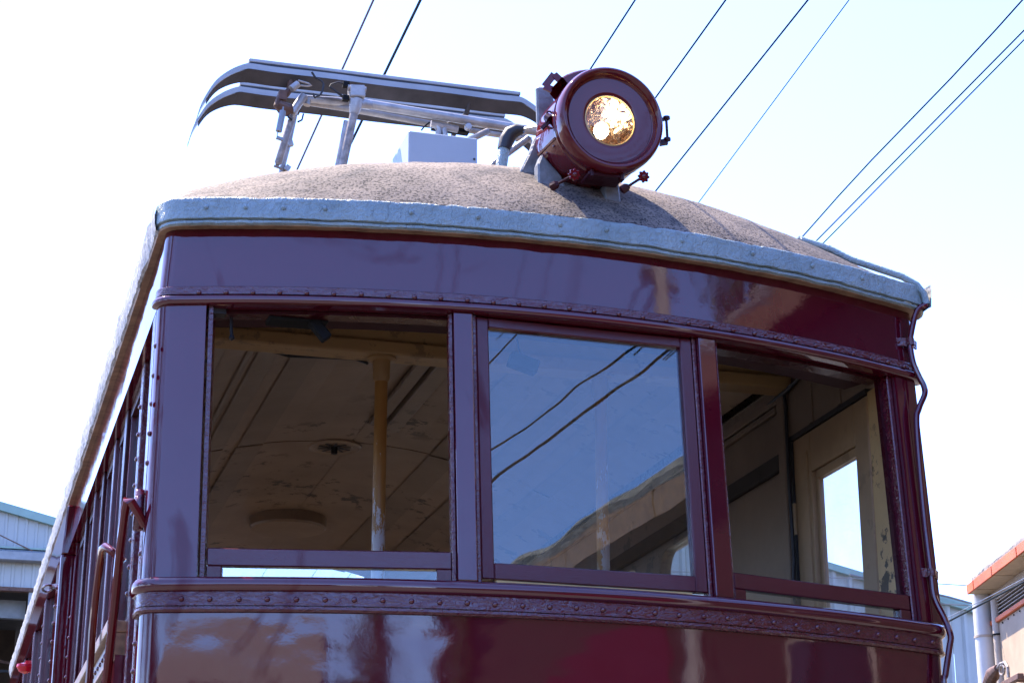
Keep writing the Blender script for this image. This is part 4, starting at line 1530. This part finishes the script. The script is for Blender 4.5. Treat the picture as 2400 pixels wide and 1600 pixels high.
# right shed ---------------------------------------------------------
rs = thing('corrugated_shed', 'pale green corrugated shed behind the white downpipe, right of the tram', 'shed', (9.5, LY, 0))
topr = lambda x: 6.29 - 0.225 * (x - 9.99) if x > 7.6 else 6.29 - 0.225 * (7.6 - 9.99)
for i in range(14):
    x0 = 5.6 + i * 0.46
    rib_sheet(x0, x0 + 0.455, LY, 2.5, topr, 0.23, 'wall_sheet', rs, M['light_wall'], 0.045)
mb = MB()
mb.hexa([(7.6, LY - 0.1, topr(7.6)), (12.2, LY - 0.1, topr(12.2)), (12.2, LY + 9, topr(12.2)), (7.6, LY + 9, topr(7.6)),
         (7.6, LY - 0.1, topr(7.6) + 0.09), (12.2, LY - 0.1, topr(12.2) + 0.09), (12.2, LY + 9, topr(12.2) + 0.09), (7.6, LY + 9, topr(7.6) + 0.09)])
mb.build('roof_trim', M['teal_trim'], rs)
mb = MB()
mb.tube([(9.6, LY - 0.2, 6.35), (11.0, LY - 0.2, 6.13), (12.2, LY - 0.2, 5.88)], 0.015, 6)
mb.build('eave_pipe', M['steel_grey'], rs)

# right building -----------------------------------------------------
BA = R(14.0)
BP = Vector((7.248, 10.643, 0))
DU = Vector((-sin(BA), -cos(BA), 0))
DV = Vector((-cos(BA), sin(BA), 0))
rb = thing('depot_building', 'beige depot building with orange fascia and louvre at the right edge', 'building', BP)


def bl_(u, v, z):
    return BP + DU * u + DV * v + Vector((0, 0, z))


def bbox(mb, u0, u1, v0, v1, z0, z1):
    return mb.hexa([bl_(u0, v1, z0), bl_(u1, v1, z0), bl_(u1, v0, z0), bl_(u0, v0, z0), bl_(u0, v1, z1), bl_(u1, v1, z1), bl_(u1, v0, z1), bl_(u0, v0, z1)])


UE = 8.9
u = -0.04
cuts = [-0.04, 0.20, 0.80, 1.56] + [1.56 + 0.72 * i for i in range(1, 11)]
for a, b in zip(cuts, cuts[1:]):
    mb = MB()
    bbox(mb, a + 0.012, b - 0.012, -0.02, 0.0, 4.603 - random.uniform(0, .006), 4.685)
    fp = mb.build('fascia_panel', M['fascia'], rb, bevel=0.003)
    mb = MB()
    bbox(mb, a + 0.012, b - 0.012, -0.30, -0.0205, 4.600, 4.606)
    mb.build('soffit_board', M['soffit_pale'], rb)
bbox(MB(), -0.03, UE - 1, -0.28, -0.021, 4.607, 4.66).build('soffit_frame', M['black'], rb)
# rough grey roof edge
rows = []
for k_, (v, z) in enumerate(((-0.01, 4.686), (-0.012, 4.715), (-0.03, 4.735), (-0.09, 4.75), (-0.4, 4.80), (-2.2, 5.05), (-4.0, 4.7))):
    row = []
    for i in range(240):
        uu = 0.12 + (UE - 0.12) * (i / 239) ** 1.6
        q = bl_(uu, v, z)
        if 0 < k_ < 5:
            q.z += noise.noise(Vector((uu * 6, v * 9, 0))) * 0.014
            q += DV * noise.noise(Vector((uu * 9, 3, v * 7))) * 0.008
        row.append(q)
    rows.append(row)
mb = MB()
mb.grid(rows, True)
mb.build('roof_felt', M['roof_mat'], rb)
mb = MB()
mb.prism([bl_(0.10, -0.06, 4.69), bl_(0.07, -0.10, 4.78), bl_(0.22, -0.15, 4.79), bl_(0.2, -0.2, 4.72)], DU * 0.04 + Vector((0, 0, 0.004)))
mb.build('gutter_end', M['black_metal'], rb)
# wall, header, louvre
WV = -0.21
bbox(MB(), -0.46, UE, WV - 0.3, WV, 0, 4.31).build('wall', M['beige_wall'], rb)
bbox(MB(), -0.46, UE, WV - 0.3, WV + 0.004, 4.515, 4.599).build('wall_header', M['beige_trim'], rb)
bbox(MB(), -0.50, UE, WV - 0.001, WV + 0.03, 4.311, 4.352).build('louvre_sill', M['fascia'], rb, bevel=0.004)
bbox(MB(), -0.46, -0.38, WV - 0.3, WV + 0.002, 4.3525, 4.5145).build('louvre_end', M['steel_grey'], rb)
bbox(MB(), -0.38, UE, WV - 0.12, WV - 0.10, 4.3525, 4.5145).build('louvre_void', M['black'], rb)
for k_ in range(5):
    z = 4.368 + 0.032 * k_
    for a in range(4):
        u0 = -0.375 + a * 1.2
        mb = MB()
        mb.hexa([bl_(u0, WV, z - 0.004), bl_(u0 + 1.19, WV, z - 0.004), bl_(u0 + 1.19, WV - 0.07, z + 0.012), bl_(u0, WV - 0.07, z + 0.012),
                 bl_(u0, WV, z + 0.003), bl_(u0 + 1.19, WV, z + 0.003), bl_(u0 + 1.19, WV - 0.07, z + 0.018), bl_(u0, WV - 0.07, z + 0.018)])
        mb.build('louvre_slat', M['beige_trim'], rb)
b0 = None
for i in range(16):
    q = bl_(-0.42 + i * 0.18, WV + 0.001, 4.286)
    if b0 is None:
        b0 = MB().lathe((0, 0, 0), DV, [(0, 0.008), (0.008, 0.007), (0.010, 0)], 8).build('wall_bolt', M['black_metal'], rb)
        b0.location = q
    else:
        instance(b0, q, rb)
# wall end face and back so it reads as a building
bbox(MB(), -0.44, UE, -4.2, -3.9, 0, 4.6).build('wall', M['beige_wall'], rb)
bbox(MB(), -0.44, -0.30, -3.9, WV - 0.301, 0, 4.55).build('wall', M['beige_wall'], rb)
# windows and doors further along, which the tram's paint and glass mirror
for u0 in (5.2,):
    mb = MB()
    bbox(mb, u0, u0 + 1.6, WV, WV + 0.012, 1.2, 2.8)
    w_ = mb.build('window', M['beige_trim'], rb)
    bbox(MB(), u0 + 0.06, u0 + 1.54, WV + 0.0125, WV + 0.018, 1.26, 2.74).build('pane', M['dark_glass'], w_)
# downpipes
mb = MB()
c0 = bl_(-0.07, -0.14, 0)
mb.tube([c0 + Vector((0, 0, z)) for z in (0.2, 3.0, 4.60)], 0.085, 20)
dp = mb.build('downpipe', M['white_pipe'], rb)
MB().lathe(c0 + Vector((0, 0, 4.215)), (0, 0, 1), [(0, 0.0855), (0, 0.092), (0.02, 0.092), (0.02, 0.0855)], 20).build('pipe_collar', M['beige_trim'], dp)
mb = MB()
c1 = bl_(0.14, -0.20, 0)
mb.tube([c1 + Vector((0, 0, z)) for z in (0.2, 3.0, 4.52)], 0.04, 12)
dp2 = mb.build('downpipe', M['beige_trim'], rb)
MB().lathe(c1 + Vector((0, 0, 4.2)), (0, 0, 1), [(0, 0.041), (0, 0.052), (0.014, 0.052), (0.014, 0.041)], 14).build('pipe_collar', M['black_metal'], dp2)
# rusty bracket with valve
mb = MB()
mb.bar(bl_(0.4, 0.1, 3.60), bl_(2.07, 0.2, 3.54), 0.05, 0.045)
mb.bar(bl_(1.9, -0.3, 3.50), bl_(1.95, 0.2, 3.54), 0.05, 0.05)
mb.bar(bl_(0.8, -0.3, 3.55), bl_(0.8, 0.2, 3.58), 0.05, 0.05)
rk = mb.build('rusty_bracket', M['rust'], rb, bevel=0.004)
mb = MB()
mb.tube([bl_(1.12, 0.2, 3.62), bl_(1.30, 0.2, 3.675), bl_(1.45, 0.2, 3.70)], [0.045, 0.06, 0.03], 10)
mb.tube([bl_(1.25, 0.2, 3.58), bl_(1.28, 0.2, 3.65)], 0.02, 8)
mb.build('pipe_valve', M['rust'], rk)
mb = MB()
mb.tube([bl_(1.45, 0.2, 3.70), bl_(1.55, 0.2, 3.72), bl_(1.68, 0.2, 3.71), bl_(1.74, 0.2, 3.66), bl_(1.74, 0.2, 3.58)], 0.014, 8)
ctr = bl_(1.58, 0.2, 3.665)
mb.tube([ctr + DU * 0.07 * cos(2 * PI * i / 12) + Vector((0, 0, 0.04 * sin(2 * PI * i / 12))) for i in range(13)], 0.010, 6, cap=False)
mb.build('valve_wheel', M['alu_rust'], rk)
MB().lathe(bl_(0.36, 0.15, 3.50), (0, 0, 1), [(0, 0.09), (0.05, 0.09), (0.085, 0.05), (0.09, 0.0)], 16).build('rusty_cap', M['beige_trim'], rk)

# cables fixed along the right building
mb = MB()
mb.tube([bl_(-0.6, 0.3, 4.345), bl_(0.2, 0.3, 4.285), bl_(1.84, 0.3, 4.20), bl_(3.13, 0.3, 4.13), bl_(6, 0.3, 4.02)], 0.0085, 8)
o = mb.build('service_cable', M['wire'])
tag(o, 'thick dark cable running past the louvre of the beige building', 'cable', 'cables at the beige building')
mb = MB()
mb.tube([bl_(-0.6, 0.3, 4.39), bl_(0.39, 0.3, 4.31), bl_(1.84, 0.3, 4.225), bl_(3.14, 0.3, 4.155), bl_(6, 0.3, 4.05)], 0.0035, 8)
o = mb.build('service_cable', M['steel_grey'])
tag(o, 'thinner pale cable just above the dark one by the louvre', 'cable', 'cables at the beige building')
for k_, (z0, z1, lab) in enumerate(((4.735, 4.70, 'hair-thin wire meeting the orange fascia corner, upper of two'), (4.545, 4.50, 'hair-thin wire meeting the white downpipe below the fascia, lower of two'))):
    mb = MB()
    a = bl_(-0.02, 0.0, z1 - 0.02 if k_ == 0 else z1)
    mb.tube([a, Vector((6.2, 10.9, z0)), Vector((3.5, 11.6, z0 + 0.1))], 0.0045, 6)
    o = mb.build('thin_wire', M['steel_grey'])
    tag(o, lab, 'wire', 'thin wires at the beige building')


# ------------------------------------------------------------------ things mirrored in the paint: trees, pole, added red slats
def tree(x, y, h, cr, label, seed, squash=1.0, trunk=0.14):
    rnd = random.Random(seed)
    t = thing('leafy_tree', label, 'tree', (x, y, 0), 'trees in front of the tram')
    mb = MB()
    hb = h - cr * 1.25 * squash
    top = Vector((x + rnd.uniform(-.2, .2), y + rnd.uniform(-.2, .2), h - cr * 0.6))
    mb.tube([(x, y, 0), (x + .04, y, hb * 0.5), (x - .03, y + .03, hb), top], [trunk, trunk * .8, trunk * .65, trunk * .25], 9)
    for i in range(7):
        a = rnd.uniform(0, 2 * PI)
        b = Vector((x, y, hb + rnd.uniform(-0.1, cr * 0.8)))
        e = b + Vector((cos(a) * cr * .8, sin(a) * cr * .8, cr * rnd.uniform(.3, .8)))
        mb.tube([b, b.lerp(e, .5) + Vector((0, 0, .1)), e], [trunk * .4, trunk * .25, trunk * .08], 6)
    mb.build('trunk', M['bark'], t)
    mb = MB()
    cen = Vector((x, y, h - cr * squash))
    cl = []
    for i in range(26):
        d = Vector((rnd.gauss(0, 1), rnd.gauss(0, 1), rnd.gauss(0, 1))).normalized() * cr * rnd.uniform(.35, .95)
        d.z *= squash
        cl.append((cen + d, cr * rnd.uniform(.22, .42)))
    for c, r_ in cl:
        for k_ in range(110):
            d = Vector((rnd.gauss(0, 1), rnd.gauss(0, 1), rnd.gauss(0, 1))).normalized() * r_ * rnd.uniform(.5, 1.08)
            q = c + d
            a = Vector((rnd.gauss(0, 1), rnd.gauss(0, 1), rnd.gauss(0, 1))).normalized()
            b = a.cross(Vector((rnd.gauss(0, 1), rnd.gauss(0, 1), rnd.gauss(0, 1)))).normalized()
            s = rnd.uniform(.05, .10) * (cr / 1.4) ** .5
            mb.add([q - a * s, q + b * s * .55, q + a * s, q - b * s * .55], [(0, 1, 2, 3)])
    mb.build('crown', M['leaf'], t)
    return t


tree(-1.7, -14.5, 5.4, 1.25, 'broad leafy tree mirrored left of centre in the lower front panel', 1)
tree(1.0, -15.0, 5.4, 0.75, 'slim leafy tree mirrored near the middle of the lower front panel', 2, 1.6)
tree(8.0, -6.6, 9.6, 2.5, 'tall leafy tree mirrored in the right part of the letterboard', 3)
tree(-8.5, -9.0, 4.3, 1.5, 'low bushy tree mirrored at the left corner of the tram', 4)

tree(-9.5, -3.0, 8.5, 3.2, 'big leafy tree mirrored at the rounded left corner post, nearest the camera', 5)
tree(-10.5, 2.6, 9.0, 3.2, 'big leafy tree beside the left flank of the tram', 6)
tree(-9.0, -7.6, 7.0, 2.2, 'round leafy tree mirrored at the left end of the belt moulding', 7)

pt = thing('utility_pole', 'tall concrete pole mirrored as a dark streak in the letterboard', 'pole', (2.42, -2.95, 0))
mb = MB()
mb.tube([(2.42, -2.95, 0), (2.42, -2.95, 4.0), (2.42, -2.95, 8.0)], [0.12, 0.105, 0.09], 14)
mb.build('shaft', M['concrete'], pt)
MB().box(2.15, 2.69, -2.99, -2.91, 5.14, 5.19).build('crossarm', M['steel_grey'], pt)
for nm, (x0, y0), (x1, y1), lab in (('a', (2.33, -3.0), (-0.02, -12.55), 'upper of two sagging wires mirrored in the middle window'),
                                    ('b', (2.52, -3.0), (0.30, -13.0), 'lower and thicker of two wires mirrored in the middle window')):
    mb = MB()
    mb.tube([(x0 + (x1 - x0) * i / 30, y0 + (y1 - y0) * i / 30, 5.2 - 0.10 * sin(PI * i / 30) + 0.008 * sin(i * 1.9)) for i in range(31)], 0.0065 if nm == 'a' else 0.009, 6)
    o = mb.build('overhead_wire', M['wire'])
    tag(o, lab, 'wire', 'wires mirrored in the middle window')

# taller brown shed continuing the depot building behind the camera
bs = thing('brown_shed', 'brown shed with grey roof edge and added red slatted door mirrored in the tram front', 'shed', bl_(9, 0, 0))
bbox(MB(), 9.0, 30.0, -4.2, -0.30, 0, 5.12).build('wall', M['brown_cloth'], bs)
for i in range(21):
    bbox(MB(), 9.0 + i + 0.008, 10.0 + i - 0.008, -0.32, 0.0, 5.12, 5.30).build('fascia_panel', M['weathered'], bs)
rows = []
for k_, (v, z) in enumerate(((0.0, 5.301), (0.01, 5.36), (-0.03, 5.42), (-0.12, 5.45), (-0.6, 5.50), (-4.2, 5.6))):
    row = []
    for i in range(160):
        uu = 9.0 + 21.0 * i / 159
        q = bl_(uu, v, z)
        if 0 < k_ < 5:
            q.z += noise.noise(Vector((uu * 3, v * 9, 0))) * 0.04
        row.append(q)
    rows.append(row)
mb = MB()
mb.grid(rows, True)
mb.build('roof_felt', M['roof_mat'], bs)
sh_ = bbox(MB(), 16.4, 20.3, -0.3, -0.26, 0, 0.25).build('added_shutter', M['red_paint'], bs)  # red slats added for the red patch mirrored in the front panel
for i in range(15):
    bbox(MB(), 16.4, 20.3, -0.3, -0.265, 0.26 + i * 0.206, 0.26 + i * 0.206 + 0.2).build('slat', M['red_paint'], sh_)
for uu in (10.5, 12.8, 23.0, 26.0):
    w_ = bbox(MB(), uu, uu + 1.4, -0.3, -0.28, 1.2, 3.0).build('window', M['beige_trim'], bs)
    bbox(MB(), uu + 0.07, uu + 1.33, -0.2795, -0.27, 1.27, 2.93).build('pane', M['dark_glass'], w_)

# low houses across the yard, behind the camera
hs = thing('low_house', 'low brown house with pitched roof mirrored left in the lower panel', 'house', (-8.0, -17.0, 0))
MB().box(-12.5, -4.5, -22, -17, 0, 3.9).build('wall', M['brown_cloth'], hs)
MB().prism([(-12.8, -22.3, 3.9), (-12.8, -16.7, 3.9), (-12.8, -19.5, 5.7)], (8.6, 0, 0)).build('roof', M['roof_mat'], hs)
for x in (-11.5, -9.2, -6.9):
    w_ = MB().box(x, x + 1.2, -16.998, -16.96, 1.2, 2.6).build('window', M['beige_trim'], hs)
    MB().box(x + .08, x + 1.12, -16.959, -16.95, 1.28, 2.52).build('pane', M['dark_glass'], w_)
